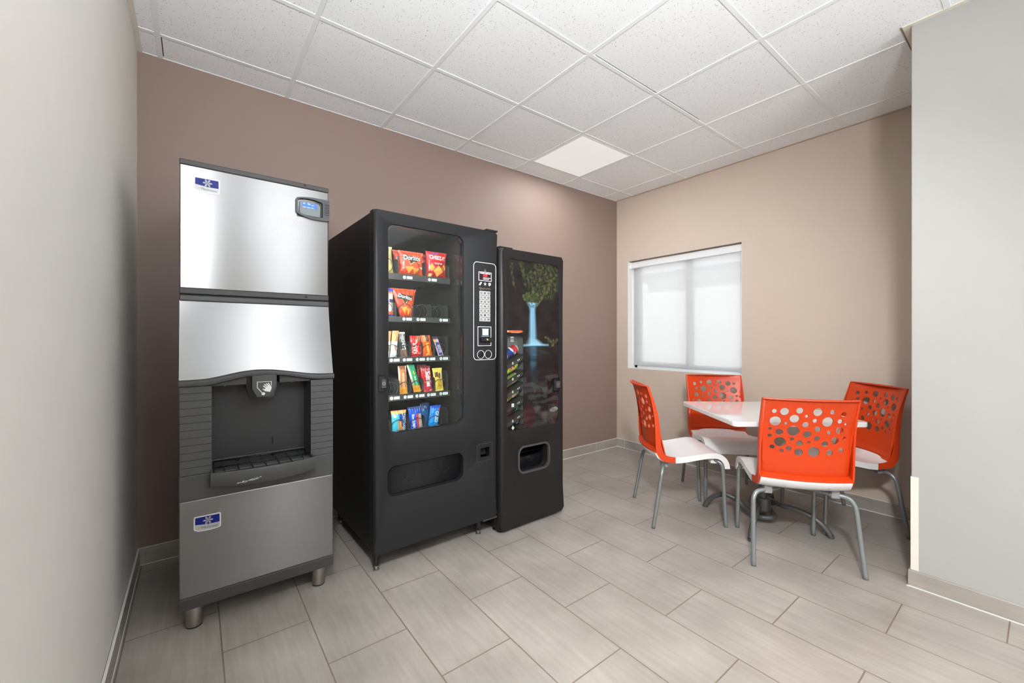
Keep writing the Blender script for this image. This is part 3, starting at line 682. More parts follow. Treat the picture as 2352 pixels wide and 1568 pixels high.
# two badges
def badge(x0, zt, y):
    w, h = 0.090, 0.061
    def low(u): return -h + 0.0 - 0.004*math.sin(PI*u) - 0.002*u + 0.004
    def arc(cx_, cz_, r, a0): return [(cx_+r*math.cos(math.radians(a0-90*k/5)), cz_+r*math.sin(math.radians(a0-90*k/5))) for k in range(6)]
    outer = arc(x0+0.006, zt-0.006, 0.006, 180)+arc(x0+w-0.006, zt-0.006, 0.006, 90)+arc(x0+w-0.007, zt-h+0.008, 0.007, 0)
    for k in range(9): u = 1-(0.12+0.74*k/8); outer.append((x0+w*u, zt+low(u)-0.001))
    outer += arc(x0+0.010, zt-h+0.0135, 0.010, 270)
    cx = x0+w/2; cz = zt-h/2
    def sh(P, k1, k2): return [(cx+(x-cx)*k1, cz+(z-cz)*k2) for x, z in P]
    bm = NB(); plate(bm, outer, [], y-0.003, y+0.0005)
    o = mesh_obj('badge', bm, M['badge_rim'], ice)
    bm = NB(); plate(bm, sh(outer, 0.93, 0.90), [], y-0.0036, y-0.003); mesh_obj('badge_face', bm, M['badge_silver'], o)
    bm = NB(); top = [(x0+0.005, zt-0.004), (x0+w-0.005, zt-0.004)]; 
    for k in range(11): u = 1-k/10; top.append((x0+0.0045+(w-0.009)*u, zt-0.0315-0.0075*math.sin(PI*u*0.55+0.25)+0.002))
    plate(bm, top, [], y-0.0040, y-0.0035); mesh_obj('badge_field', bm, M['badge_blue'], o)
    bm = NB(); c = Vector((x0+w*0.52, zt-0.0205))
    for k in range(6):
        a = k*PI/3; d = Vector((math.cos(a), math.sin(a))); q = Vector((-d.y, d.x))
        ln(bm, tuple(c+d*0.001), tuple(c+d*0.0165), 0.0013, y-0.0041)
        for rr, ll in ((0.006, 0.0042), (0.0095, 0.0042), (0.0125, 0.003)):
            for s in (-1, 1): ln(bm, tuple(c+d*rr), tuple(c+d*(rr+ll*0.6)+q*s*ll*0.75), 0.0013, y-0.0041)
            for s in (-1, 1): ln(bm, tuple(c+d*(rr-0.001)+q*s*0.0014), tuple(c+d*(rr+0.0025)+q*s*0.0016), 0.0010, y-0.0042)
    mesh_obj('snowflake', bm, M['badge_silver'], o)
    bm = NB(); text_bm(bm, 'Manitowoc', 0.0135, x0+w*0.58, zt-0.0485, y-0.0037, rot=-0.04, depth=0.0004, sxk=0.92, shear=0.25)
    disc(bm, x0+w*0.525, zt-0.0405, 0.0016, y-0.0036, 0.0006, 8)
    mesh_obj('badge_lettering', bm, M['badge_ink'], o)
    bm = NB(); ln(bm, (x0+0.014, zt-0.048), (x0+0.020, zt-0.0465), 0.0009, y-0.0037); ln(bm, (x0+0.020, zt-0.0465), (x0+0.0265, zt-0.042), 0.0009, y-0.0037); mesh_obj('badge_swoosh', bm, M['red_ink'], o)
badge(0.047, 1.888, F2); badge(0.047, 0.4795, -0.001)
# control display
bm = NB()
outer = [(0.433, 1.868), (0.437, 1.877), (0.447, 1.881), (0.475, 1.886), (0.505, 1.889), (0.5825, 1.889), (0.5825, 1.785), (0.520, 1.783), (0.49, 1.786), (0.455, 1.795), (0.440, 1.802), (0.433, 1.811)]
inner = [(0.4405, 1.862), (0.444, 1.871), (0.455, 1.876), (0.48, 1.8795), (0.515, 1.879), (0.548, 1.872), (0.552, 1.868), (0.552, 1.800), (0.545, 1.797), (0.51, 1.7955), (0.475, 1.7985), (0.450, 1.806), (0.4405, 1.813)]
plate(bm, outer, [inner], F2-0.012, F2+0.002); ctrl = mesh_obj('control_panel', bm, M['gray_plastic'], ice)
bm = NB(); plate(bm, [(0.4385, 1.79), (0.556, 1.79), (0.556, 1.882), (0.4385, 1.882)], [], F2-0.001, F2+0.001); mesh_obj('panel_well', bm, M['black_gloss'], ctrl)
bm = NB(); plate(bm, [(0.450, 1.815), (0.453, 1.806), (0.475, 1.801), (0.51, 1.799), (0.540, 1.800), (0.541, 1.852), (0.535, 1.861), (0.515, 1.866), (0.485, 1.868), (0.455, 1.865), (0.450, 1.862)], [], F2-0.007, F2-0.001); bz = mesh_obj('display_bezel', bm, M['lcd_bezel'], ctrl)
bm = NB(); plate(bm, rrect(0.460, 0.528, 1.8355, 1.860, 0.001, 2), [], F2-0.0076, F2-0.006); mesh_obj('lcd_screen', bm, M['lcd_blue'], bz)
bm = NB()
for (x0, x1, z) in ((0.466, 0.474, 1.856), (0.466, 0.470, 1.8525), (0.484, 0.494, 1.856), (0.486, 0.498, 1.8525), (0.502, 0.513, 1.8505), (0.463, 0.478, 1.8375), (0.482, 0.496, 1.8375), (0.500, 0.512, 1.8375)): box(bm, x0, x1, F2-0.0081, F2-0.0075, z, z+0.0016)
mesh_obj('lcd_lettering', bm, M['lcd_text'], bz)
bm = NB()
for k in range(7): box(bm, 0.561, 0.5835, F2-0.0135, F2-0.0115, 1.814+k*0.0083, 1.8165+k*0.0083)
mesh_obj('grip_rib', bm, M['black_matte'], ctrl)

# ================================================================== SNACK VENDING MACHINE
SW, SZ0, SZ1 = 0.762, 0.117, 1.850
sn = thing('snack_vending_machine', (0.707, 2.045, 0), math.radians(1.0), 'large black snack vending machine with a tall glass window full of snacks', 'vending machine')
def vend_cabinet(parent, w, z0, z1, d0, d1, m_out, m_in, inner=None):
    bm = NB(); t = 0.02
    box(bm, 0.004, 0.004+t, d0, d1, z0, z1, bev=0.003, seg=1); box(bm, w-t-0.004, w-0.004, d0, d1, z0, z1, bev=0.003, seg=1)
    box(bm, 0.02, w-0.02, d0, d1, z1-t, z1-0.001); box(bm, 0.02, w-0.02, d0, d1, z0+0.001, z0+t); box(bm, 0.02, w-0.02, d1-t, d1-0.001, z0+t, z1-t)
    return mesh_obj('cabinet', bm, m_out, parent)
vend_cabinet(sn, SW, SZ0+0.006, SZ1-0.003, 0.066, 0.838, M['vend_side'], None)
def door_mesh(w, z0, z1, holes, th, m, rad=0.016):
    bm = NB()
    extra = []
    new, used = plate(bm, [(0, z0), (w, z0), (w, z1), (0, z1)], holes, 0.0, th)
    es = [e for e in bm.edges if all(abs(v.co.y) < 1e-6 for v in e.verts) and (all(abs(v.co.x) < 1e-6 for v in e.verts) or all(abs(v.co.x-w) < 1e-6 for v in e.verts))]
    bmesh.ops.bevel(bm, geom=es, offset=rad, segments=6, profile=0.5, affect='EDGES')
    es = [e for e in bm.edges if len(e.link_faces) == 2 and all(v.co.y < 1e-6 for v in e.verts) and any(abs(f.normal.y) < 0.3 for f in e.link_faces) and all(0.035 < v.co.x < w-0.035 and z0+0.01 < v.co.z < z1-0.01 for v in e.verts)]
    bmesh.ops.bevel(bm, geom=es, offset=0.0018, segments=2, profile=0.5, affect='EDGES')
    return bm
win_h = rrect(0.073, 0.523, 0.716, 1.788, (0.045, 0.045, 0.045, 0.030), 8)
del_h = rrect(0.070, 0.519, 0.393, 0.549, 0.042, 8)
coin_h = rrect(0.639, 0.704, 0.497, 0.549, 0.002, 2)
bmd = door_mesh(SW, SZ0, SZ1, [win_h, del_h, coin_h], 0.056, None)
door = mesh_obj('door', bmd, M['vend_black'], sn, sharp=32)
bm = NB()    # gasket behind the glass
plate(bm, rrect(0.066, 0.530, 0.709, 1.795, 0.05, 8), [rrect(0.0785, 0.5175, 0.7215, 1.7825, 0.040, 8)], 0.010, 0.030); mesh_obj('window_gasket', bm, M['black_gloss'], door)
bm = NB(); plate(bm, rrect(0.071, 0.525, 0.714, 1.790, 0.045, 8), [], 0.007, 0.0095); mesh_obj('glass_pane', bm, M['glass'], door)
# delivery flap recessed with relief arrows
bm = NB(); N = 10; flap = []
for j in range(N+1):
    t = j/N; z = 0.385+0.172*t; y = 0.034-0.022*t**1.6
    flap.append((bm.verts.new((0.064, y, z)), bm.verts.new((0.525, y, z))))
for A, B in zip(flap, flap[1:]): bm.faces.new((A[0], A[1], B[1], B[0])).smooth = True
r = bmesh.ops.extrude_face_region(bm, geom=bm.faces[:]); bmesh.ops.translate(bm, vec=(0, 0.006, 0), verts=[v for v in r['geom'] if isinstance(v, bmesh.types.BMVert)])
flp = mesh_obj('delivery_flap', bm, M['vend_black'], door, recalc=True)
def fy(z): t = (z-0.385)/0.172; return 0.034-0.022*max(0, t)**1.6
for cx in (0.20, 0.405):
    bm = NB(); P = [(-0.026, 0.036), (0.026, 0.036), (0.026, -0.002), (0.040, -0.002), (0, -0.030), (-0.040, -0.002), (-0.026, -0.002)]
    for k in range(len(P)):
        a, b = P[k], P[(k+1) % len(P)]; za, zb = 0.472+a[1], 0.472+b[1]
        tube(bm, [(cx+a[0], fy(za)-0.0002, za), (cx+b[0], fy(zb)-0.0002, zb)], 0.0013, 6)
    mesh_obj('relief_arrow', bm, M['vend_black'], flp)
bm = NB()
tube(bm, [(0.285, fy(0.515), 0.515), (0.30, fy(0.48), 0.48), (0.292, fy(0.45), 0.45)], 0.0012, 6); tube(bm, [(0.30, fy(0.48), 0.48), (0.318, fy(0.515), 0.515)], 0.0012, 6)
mesh_obj('relief_mark', bm, M['vend_black'], flp)
# coin return pocket
bm = NB(); box(bm, 0.634, 0.709, 0.045, 0.055, 0.492, 0.554); box(bm, 0.634, 0.639, 0.006, 0.05, 0.492, 0.554); box(bm, 0.704, 0.709, 0.006, 0.05, 0.492, 0.554); box(bm, 0.639, 0.704, 0.006, 0.05, 0.549, 0.554); box(bm, 0.639, 0.704, 0.006, 0.05, 0.492, 0.497)
cr_ = mesh_obj('coin_return', bm, M['black_matte'], door)
bm = NB(); plate(bm, rrect(0.612, 0.722, 0.474, 0.575, 0.008, 3), [rrect(0.636, 0.707, 0.494, 0.552, 0.003, 2)], -0.0015, 0.001); mesh_obj('coin_return_plate', bm, M['vend_black'], cr_)
bm = NB(); plate(bm, rrect(0.611, 0.723, 0.473, 0.576, 0.009, 3), [rrect(0.6125, 0.7215, 0.4745, 0.5745, 0.008, 3)], -0.0022, 0.001); mesh_obj('coin_return_edge', bm, M['ring_grey'], cr_)
# hinge cap and legs
bm = NB(); box(bm, 0.682, SW+0.002, -0.002, 0.09, 1.851, 1.861, bev=0.002); box(bm, 0.668, 0.684, 0.01, 0.09, 1.851, 1.854); mesh_obj('hinge_cap', bm, M['vend_black'], sn)
bm = NB(); box(bm, 0.66, SW-0.002, 0.002, 0.07, 0.108, 0.1165, bev=0.001); mesh_obj('lower_hinge_plate', bm, M['ring_grey'], sn)
for lx, ly in ((0.043, 0.088), (0.680, 0.088), (0.06, 0.76), (0.70, 0.76)):
    bm = NB(); lathe(bm, [(0.0135, 0.026), (0.0175, 0.030), (0.0195, 0.050), (0.026, 0.125)], lx, ly, 20); lg = mesh_obj('leg', bm, M['black_gloss'], sn, sharp=40)
    bm = NB(); lathe(bm, [(0.016, 0.0), (0.017, 0.004), (0.012, 0.007), (0.006, 0.008), (0.006, 0.016), (0.010, 0.017), (0.010, 0.022), (0.006, 0.023), (0.006, 0.028)], lx, ly, 16); mesh_obj('levelling_foot', bm, M['lock_steel'], lg, sharp=35)
# lock
def lock(parent, x0, x1, z0, z1, cx, cz, m):
    bm = NB(); plate(bm, rrect(x0, x1, z0, z1, 0.003, 2), [rrect(x0+0.004, x1-0.004, z0+0.006, z1-0.006, 0.002, 2)], -0.004, 0.001); o = mesh_obj('lock_recess', bm, M['black_gloss'], parent)
    bm = NB(); plate(bm, rrect(x0+0.003, x1-0.003, z0+0.005, z1-0.005, 0.002, 2), [], -0.0015, 0.001); mesh_obj('lock_plate', bm, M['black_matte'], o)
    bm = NB(); plate(bm, rrect(x0+(x1-x0)*0.36, x1-0.002, cz-0.020, cz+0.024, 0.003, 3), [], -0.014, 0); mesh_obj('lock_handle', bm, M['ring_grey'], o)
    bm = NB(); disc(bm, cx, cz+0.003, 0.0085, -0.014, 0.003, 18); disc(bm, cx, cz+0.003, 0.0045, -0.017, 0.001, 14, mi=1); disc(bm, cx, cz+0.003, 0.0022, -0.018, 0.0006, 10, mi=2); mesh_obj('lock_cylinder', bm, [M['lock_steel'], M['black_gloss'], M['lock_steel']], o)
lock(door, 0.020, 0.058, 0.932, 1.020, 0.044, 0.974, None)
# control panel with its printing
bm = NB(); plate(bm, rrect(0.588, 0.7515, 1.0745, 1.6555, 0.024, 6), [rrect(0.591, 0.7485, 1.0775, 1.6525, 0.0215, 6)], -0.0010, 0.0005); pan = mesh_obj('selection_panel', bm, M['white_line'], door)
bm = NB(); plate(bm, rrect(0.624, 0.717, 1.5455, 1.599, 0.001, 2), [rrect(0.627, 0.714, 1.5485, 1.596, 0.001, 2)], -0.0012, 0.0003); dp = mesh_obj('display_frame', bm, M['white_line'], pan)
bm = NB(); box(bm, 0.6275, 0.7135, -0.0007, 0.0003, 1.549, 1.5955); mesh_obj('display_window', bm, M['led_window'], dp)
bm = NB(); text_bm(bm, '0.00', 0.021, 0.671, 1.578, -0.0008, depth=0.0003, bold=0.0006, sxk=0.8); mesh_obj('price_digits', bm, M['led_red'], dp)
bm = NB()
for x0, x1, z, h in ((0.634, 0.664, 1.5875, 0.0055), (0.668, 0.708, 1.5875, 0.0055), (0.656, 0.710, 1.5625, 0.0032), (0.656, 0.698, 1.5545, 0.0032)): box(bm, x0, x1, -0.0012, -0.0006, z, z+h)
mesh_obj('display_legend', bm, M['white_line'], dp)
bm = NB()
for i, cx in enumerate((0.638, 0.671, 0.703)):
    cz = 1.528
    if i == 0:
        for s in (-1, 1): ln(bm, (cx-0.006+s*0.003, cz-0.007), (cx+0.004+s*0.003, cz+0.007), 0.005, 0)
    elif i == 1:
        for k in range(5): a = k*2*PI/5+0.3; ln(bm, (cx, cz), (cx+0.009*math.cos(a), cz+0.009*math.sin(a)), 0.0028, 0)
        disc(bm, cx, cz, 0.004, 0, 0.0008, 10)
    else:
        plate(bm, rrect(cx-0.008, cx+0.009, cz-0.006, cz+0.009, 0.003, 2), [rrect(cx-0.003, cx+0.004, cz-0.001, cz+0.004, 0.001, 2)], -0.0008, 0); ln(bm, (cx-0.002, cz-0.010), (cx+0.002, cz-0.005), 0.003, 0)
mesh_obj('printed_icon', bm, M['white_line'], pan)
bm = NB(); text_bm(bm, 'Blend', 0.021, 0.6475, 1.4995, 0.0, depth=0.0006, sxk=0.75); 
for z, x1 in ((1.5015, 0.708), (1.497, 0.713)): box(bm, 0.668, x1, -0.0006, 0, z, z+0.0015)
mesh_obj('panel_logo', bm, M['gold_ink'], pan)
bm = NB(); plate(bm, circle(0.671, 1.6085, 0.0065, 12), [circle(0.671, 1.6085, 0.004, 12)], -0.0006, 0.0); box(bm, 0.645, 0.699, -0.0006, 0, 1.6015, 1.6025); mesh_obj('panel_crest', bm, M['gold_ink'], pan)
keys = ['A12', 'B34', 'C56', 'D78', 'E90', 'F*#', 'GHJ']
for r_ in range(7):
    for c_ in range(3):
        x = 0.6295+c_*0.0268; z = 1.4615-r_*0.0261
        bm = NB(); plate(bm, rrect(x, x+0.0235, z, z+0.0232, 0.0015, 2), [rrect(x+0.0045, x+0.019, z+0.0045, z+0.0187, 0.0005, 1)], -0.0025, 0.0, mi=0); box(bm, x+0.004, x+0.0195, -0.0012, 0.0, z+0.004, z+0.019, mi=1)
        text_bm(bm, keys[r_][c_], 0.0145, x+0.0118, z+0.0116, -0.0013, depth=0.0003, mi=0, bold=0.0004)
        mesh_obj('key', bm, [M['key'], M['key_dark']], pan)
bm = NB(); plate(bm, rrect(0.6175, 0.715, 1.158, 1.2735, 0.0005, 1), [rrect(0.6205, 0.712, 1.161, 1.2705, 0.0005, 1)], -0.0012, 0.0); bill = mesh_obj('bill_acceptor', bm, M['white_line'], pan)
bm = NB(); plate(bm, rrect(0.6515, 0.6945, 1.222, 1.258, 0.0005, 1), [], -0.0008, 0); box(bm, 0.646, 0.700, -0.0008, 0, 1.2585, 1.2605); box(bm, 0.645, 0.701, -0.0008, 0, 1.2155, 1.2175); mesh_obj('bill_picture', bm, C((200, 216, 222)), bill)
bm = NB()
for cx, cz in ((0.673, 1.2435), (0.6595, 1.228), (0.686, 1.228)): plate(bm, circle(cx, cz, 0.0042, 12), [circle(cx, cz, 0.003, 12)], -0.0013, -0.0008)
mesh_obj('bill_emblem', bm, C((110, 135, 150)), bill)
bm = NB(); box(bm, 0.632, 0.7195, -0.018, 0.0, 1.184, 1.2065, bev=0.003); mesh_obj('bill_slot', bm, M['black_gloss'], bill)
bm = NB(); box(bm, 0.648, 0.712, -0.0186, -0.017, 1.190, 1.2, mi=1); plate(bm, [(0.668, 1.2005), (0.676, 1.2005), (0.682, 1.1935), (0.674, 1.1915)], [], -0.0192, -0.0186); mesh_obj('slot_light', bm, [M['led_green'], M['black_matte']], bill)
for cx, kind in ((0.6395, 0), (0.6935, 1)):
    bm = NB(); plate(bm, circle(cx, 1.107, 0.0255, 28), [circle(cx, 1.107, 0.0232, 28)], -0.0012, 0.0); cs = mesh_obj('coin_ring', bm, M['white_line'], pan)
    bm = NB()
    if kind == 0:
        lathe(bm, [(0.0195, 0.0), (0.0195, 0.004), (0.017, 0.0055)], 0, 0, 24); bmesh.ops.rotate(bm, verts=bm.verts[:], cent=(0, 0, 0), matrix=Matrix.Rotation(PI/2, 3, 'X')); bmesh.ops.translate(bm, verts=bm.verts[:], vec=(cx, 0, 1.107)); mesh_obj('coin_return_button', bm, M['black_gloss'], cs, sharp=40)
    else:
        box(bm, cx-0.015, cx+0.015, -0.0016, 0.0, 1.1055, 1.1095); mesh_obj('coin_slot', bm, M['black_matte'], cs)
# interior liner and lamp
bm = NB()
LX0, LX1, LZ0, LZ1, LD = 0.030, 0.548, 0.60, 1.815, 0.74
box(bm, LX0-0.005, LX0, 0.060, LD, LZ0, LZ1); box(bm, LX0, LX1, LD-0.006, LD, LZ0, LZ1); box(bm, LX0, LX1, 0.060, LD, LZ1, LZ1+0.006); box(bm, LX0, LX1, 0.060, LD, LZ0-0.005, LZ0)
mesh_obj('cabinet_liner', bm, M['liner'], sn)
bm = NB(); box(bm, LX1, LX1+0.006, 0.057, LD, LZ0, LZ1); mesh_obj('liner_side_mirror', bm, M['liner_gloss'], sn)
bm = NB(); box(bm, 0.045, 0.055, 0.062, 0.082, 0.72, 1.79); st = mesh_obj('lamp_tube', bm, mat('lit_case_lamp', (0.9, 0.9, 0.9), 0.4, emit=(1, 0.97, 0.92), estr=0.6), sn)
area_lamp('case_lamp_light', (0.062, 0.085, 1.25), 0.02, 1.05, 2.6, rot=(PI/2, 0, math.radians(-50)), parent=sn)
area_lamp('case_top_light', (0.30, 0.085, 1.80), 0.44, 0.02, 0.5, rot=(math.radians(35), 0, 0), parent=sn)
# shelves
SD = 0.17
shelves = [ # lip top z, lip bottom z, dividers u, coil lanes (centre u, r), price tags u
    (1.566, 1.531, (0.052, 0.200, 0.3705, 0.5235), ((0.126, 0.042), (0.288, 0.042), (0.446, 0.042)), (0.233, 0.388)),
    (1.325, 1.296, (0.052, 0.187, 0.291, 0.405, 0.5155), ((0.130, 0.038), (0.245, 0.038), (0.344, 0.038), (0.462, 0.038)), (0.230, 0.315, 0.463)),
    (1.099, 1.066, (0.052, 0.122, 0.212, 0.279, 0.350, 0.428, 0.5145), ((0.168, 0.035), (0.245, 0.034), (0.315, 0.034), (0.388, 0.034), (0.466, 0.036)), (0.156, 0.232, 0.311, 0.378, 0.464)),
    (0.888, 0.856, (0.052, 0.122, 0.207, 0.279, 0.354, 0.430, 0.5155), ((0.162, 0.036), (0.243, 0.035), (0.316, 0.036), (0.391, 0.035), (0.468, 0.036)), (0.157, 0.237, 0.309, 0.382, 0.463)),
    (0.665, 0.635, (0.052, 0.155, 0.264, 0.366, 0.5145), ((0.205, 0.041), (0.318, 0.040), (0.432, 0.040)), (0.20, 0.30, 0.42))]
for si, (zt, zb, divs, lanes, tags) in enumerate(shelves):
    bm = NB(); box(bm, 0.034, 0.5265, SD, 0.70, zt-0.010, zt-0.004); box(bm, 0.034, 0.5265, SD-0.006, SD, zb, zt, bev=0.0015, seg=1); box(bm, 0.034, 0.5265, SD-0.009, SD-0.005, zb, zb+0.006)
    for k in range(7): box(bm, 0.05+k*0.066, 0.058+k*0.066, SD-0.0072, SD-0.0055, zb+0.014, zb+0.019)
    sh = mesh_obj('shelf', bm, M['tray'], sn)
    hgt = (0.085, 0.080, 0.085, 0.085, 0.085)[si]
    for du in divs:
        big = du == divs[-1]; h = hgt+(0.032 if big and si >= 2 else 0.0)
        bm = NB(); plate(bm, [(SD+0.002, zt-0.005), (0.68, zt-0.005), (0.68, zt+h), (SD+0.030, zt+h), (SD+0.012, zt+h-0.006), (SD+0.003, zt+h-0.022)], [], fmap=lambda u, v, s, du=du: (du+0.0016 if s else du, u, v))
        mesh_obj('lane_divider', bm, M['tray'], sh)
    for li, (cu, cr) in enumerate(lanes):
        bm = NB(); turns = 8; pitch = 0.055; P = []
        for k in range(turns*20+1):
            a = -0.55*PI+2*PI*k/20; P.append((cu+cr*math.cos(a), SD+0.004+pitch*max(0, k-9)/20, zt-0.004+cr+0.003+cr*math.sin(a)))
        tube(bm, P, 0.0018, 6); mesh_obj('coil', bm, M['coil'], sh)
    for u in tags:
        bm = NB(); disc(bm, u, zb+0.016, 0.0092, SD-0.0062, 0.001, 18, mi=0); plate(bm, circle(u, zb+0.016, 0.0055, 12), [circle(u, zb+0.016, 0.0035, 12)], SD-0.0077, SD-0.0070, mi=1)
        box(bm, u+0.014, u+0.047, SD-0.0075, SD-0.006, zb+0.0085, zb+0.0235, mi=0); box(bm, u+0.021, u+0.040, SD-0.0079, SD-0.0074, zb+0.0155, zb+0.0178, mi=1)
        mesh_obj('price_tag', bm, [M['tag'], M['tag_ink']], sh)

# ---------------- snacks
SN_RZ = math.radians(1.0); SN_O = Vector((0.707, 2.045, 0))
def sn_world(u, d, z): return SN_O+Vector((u*math.cos(SN_RZ)-d*math.sin(SN_RZ), u*math.sin(SN_RZ)+d*math.cos(SN_RZ), z))
def mixc(a, b, t): return tuple(a[i]+(b[i]-a[i])*t for i in range(3))
def bag(name, u, z0, z1, w, tilt, label, cat, pattern, texts=(), T=0.035, d=0.20, group=None, crimp=0.07, seed=0, taper=0.0, NX=56, NZ=72, yaw=0):
    """sealed wrapper standing in its lane; u,z0,z1 in machine coordinates, w width; pattern(x,y)->sRGB, x,y in -1..1"""
    h = z1-z0; t = thing(name, sn_world(u, d, z0), SN_RZ+yaw, label, cat, group or 'snacks behind the glass of the black vending machine')
    rx = -math.tan(tilt)
    def surf(x, y):
        a = max(0, 1-abs(x)**2.6); e = (1-abs(y))/1.0; b = min(1, max(0, (1-abs(y)-crimp*1.6))/0.45); b = b**0.55 if b > 0 else 0
        wr = 0.0022*noise.noise(Vector((x*3+seed, y*4, seed*1.7)))+0.0011*math.sin(x*17+seed)*(abs(y) > 0.6)
        return -(T/2)*(a**0.6)*b + wr*(1 if abs(x) < 0.99 else 0)
    def pos(x, y):
        ww = w/2*(1-0.10*(1-abs(y)**4)*(1 if T > 0.02 else 0.3))*(1+taper*y)
        Z = (y+1)/2*h; X = x*ww+(Z-h/2)*rx
        if abs(y) > 0.999: Z += 0.0012*math.sin(x*40)
        return X, Z
    bm = NB(); lay = bm.loops.layers.float_color.new('print')
    for side in (0, 1):
        g = []
        for i in range(NX+1):
            row = []
            for j in range(NZ+1):
                x = -1+2*i/NX; y = -1+2*j/NZ; X, Z = pos(x, y); s = surf(x, y); row.append(bm.verts.new((X, s if side == 0 else -s*0.8+0.0004, Z)))
            g.append(row)
        for i in range(NX):
            for j in range(NZ):
                q = (g[i][j], g[i+1][j], g[i+1][j+1], g[i][j+1]); f = bm.faces.new(q if side == 0 else tuple(reversed(q))); f.smooth = True
                c = srgb(*pattern(-1+2*(i+.5)/NX, -1+2*(j+.5)/NZ))
                for lp in f.loops: lp[lay] = (*c, 1)
    bmesh.ops.remove_doubles(bm, verts=bm.verts, dist=1e-6)
    mesh_obj('wrapper', bm, M['print'], t)
    def conform(X, Z):
        y = Z/h*2-1; ww = w/2*(1-0.10*(1-min(1, abs(y))**4)*(1 if T > 0.02 else 0.3))*(1+taper*y); x = (X-(Z-h/2)*rx)/ww
        return surf(max(-.97, min(.97, x)), max(-.97, min(.97, y)))
    for (s, size, x, y, rot, col, sx_, *rest) in texts:
        bm = NB(); X, Z = pos(x, y); text_bm(bm, s, size, X, Z, 0, rot=rot, depth=0.0014+(rest[1] if len(rest) > 1 else 0), sxk=sx_, conform=conform, bold=(rest[0] if rest else 0)); mesh_obj('wrapper_lettering', bm, C(col), t)
    return t
def tri(x, y, a, b, c):
    def s(p, q): return (x-q[0])*(p[1]-q[1])-(p[0]-q[0])*(y-q[1])
    d1, d2, d3 = s(a, b), s(b, c), s(c, a); return not (((d1 < 0) or (d2 < 0) or (d3 < 0)) and ((d1 > 0) or (d2 > 0) or (d3 > 0)))
def p_chips(x, y):
    c = mixc((205, 62, 40), (226, 88, 40), 0.5+0.5*x)
    if y > 0.86: c = (196, 78, 52)
    if tri(x, y, (-0.55, 0.72), (0.75, 0.42), (-0.1, -0.12)) : c = (72, 56, 48)
    if 0.28 < y < 0.56 and -0.78 < x < 0.72: c = (58, 52, 50)
    if tri(x, y, (-0.30, 0.22), (-0.12, -0.10), (-0.16, -0.14)) or tri(x, y, (-0.16, -0.14), (-0.10, -0.02), (0.32, 0.26)): c = (240, 214, 130)
    if tri(x, y, (-0.62, -0.28), (0.12, -0.22), (-0.25, -0.80)) or tri(x, y, (0.0, -0.35), (0.62, -0.38), (0.22, -0.82)): c = (236, 152, 62)
    if y < -0.9: c = (190, 60, 44)
    if tri(x, y, (0.62, -0.20), (0.98, -0.24), (0.9, -0.40)): c = (235, 225, 225)
    return c
def t_chips(rot=0): return (('Doritos', 0.036, -0.02, 0.42, rot, (235, 232, 225), 0.90, 0.0005), ('NACHO CHEESE', 0.008, 0.42, 0.10, rot, (240, 200, 180), 0.9))
def p_cheez(x, y):
    c = (190, 24, 34)
    if y > 0.90: c = (170, 40, 48)
    if 0.28 < y < 0.80: c = (200, 30, 36)
    if 0.80 < y < 0.88 and -0.6 < x < 0.1: c = (90, 110, 190)
    if abs(x-0.1)+abs(y+0.45)*1.2 < 0.50: c = (240, 166, 74)
    if abs(x-0.68)+abs(y+0.18)*1.2 < 0.30 or abs(x+0.55)+abs(y+0.22)*1.2 < 0.33: c = (232, 150, 66)
    if abs(x+0.6) < 0.16 and abs(y+0.78) < 0.12: c = (235, 205, 130)
    return c
def p_tan(x, y):
    c = (176, 154, 98) if y > -0.3 else (190, 172, 106)
    if y > 0.82: c = (196, 180, 140)
    if y < -0.82: c = (225, 205, 130)
    return c
def p_bluebag(x, y):
    c = (196, 186, 170)
    if y > 0.72: c = (58, 70, 160)
    if 0.60 < y <= 0.72: c = (232, 110, 40)
    if math.hypot(x+0.1, (y+0.30)*1.1) < 0.30: c = (240, 104, 30)
    if 0.0 < y < 0.22: c = (60, 62, 80)
    if math.hypot(x-0.3, (y+0.30)) < 0.5 and math.hypot(x-0.3, (y+0.30)) > 0.42: c = (50, 60, 130)
    if -0.80 < y < -0.62: c = (238, 96, 30)
    if y <= -0.80: c = (60, 66, 160)
    return c
bag('chip_bag', 0.288, 1.562, 1.704, 0.158, 0.0, 'orange-red tortilla chip bag standing upright in the middle of the top shelf', 'bag of chips', p_chips, t_chips(), T=0.045, seed=1)
bag('chip_bag', 0.278, 1.562, 1.716, 0.140, 0.10, 'orange-red chip bag half hidden behind the upright chip bag on the top shelf', 'bag of chips', p_chips, (), T=0.04, d=0.265, seed=11)
bag('cracker_bag', 0.449, 1.562, 1.722, 0.145, -0.03, 'red cheese cracker bag at the right end of the top shelf', 'bag of crackers', p_cheez, (('CHEEZ-IT', 0.034, 0.02, 0.52, -0.05, (232, 228, 222), 0.72, 0.0008), ('Original', 0.014, 0.05, 0.10, 0.0, (240, 215, 210), 1.1, 0.0004)), T=0.045, seed=2)
bag('cracker_bag', 0.437, 1.562, 1.712, 0.135, 0.05, 'dark red cracker bag behind the cheese cracker bag on the top shelf', 'bag of crackers', lambda x, y: mixc(p_cheez(x, y), (90, 40, 36), 0.4), (), T=0.04, d=0.262, seed=12)  # front bag's print, with the shade behind it mixed into the colour
bag('chip_bag', 0.122, 1.562, 1.714, 0.118, 0.08, 'tan yellow snack bag at the left edge of the top shelf', 'bag of chips', p_tan, (), T=0.04, seed=3)
bag('snack_bag', 0.139, 1.321, 1.486, 0.094, 0.02, 'white and orange snack bag with blue ends at the left of the second shelf', 'bag of snacks', p_bluebag, (('HI', 0.03, 0.0, 0.12, 0.1, (230, 228, 222), 1.0, 0.0004),), T=0.035, seed=4)
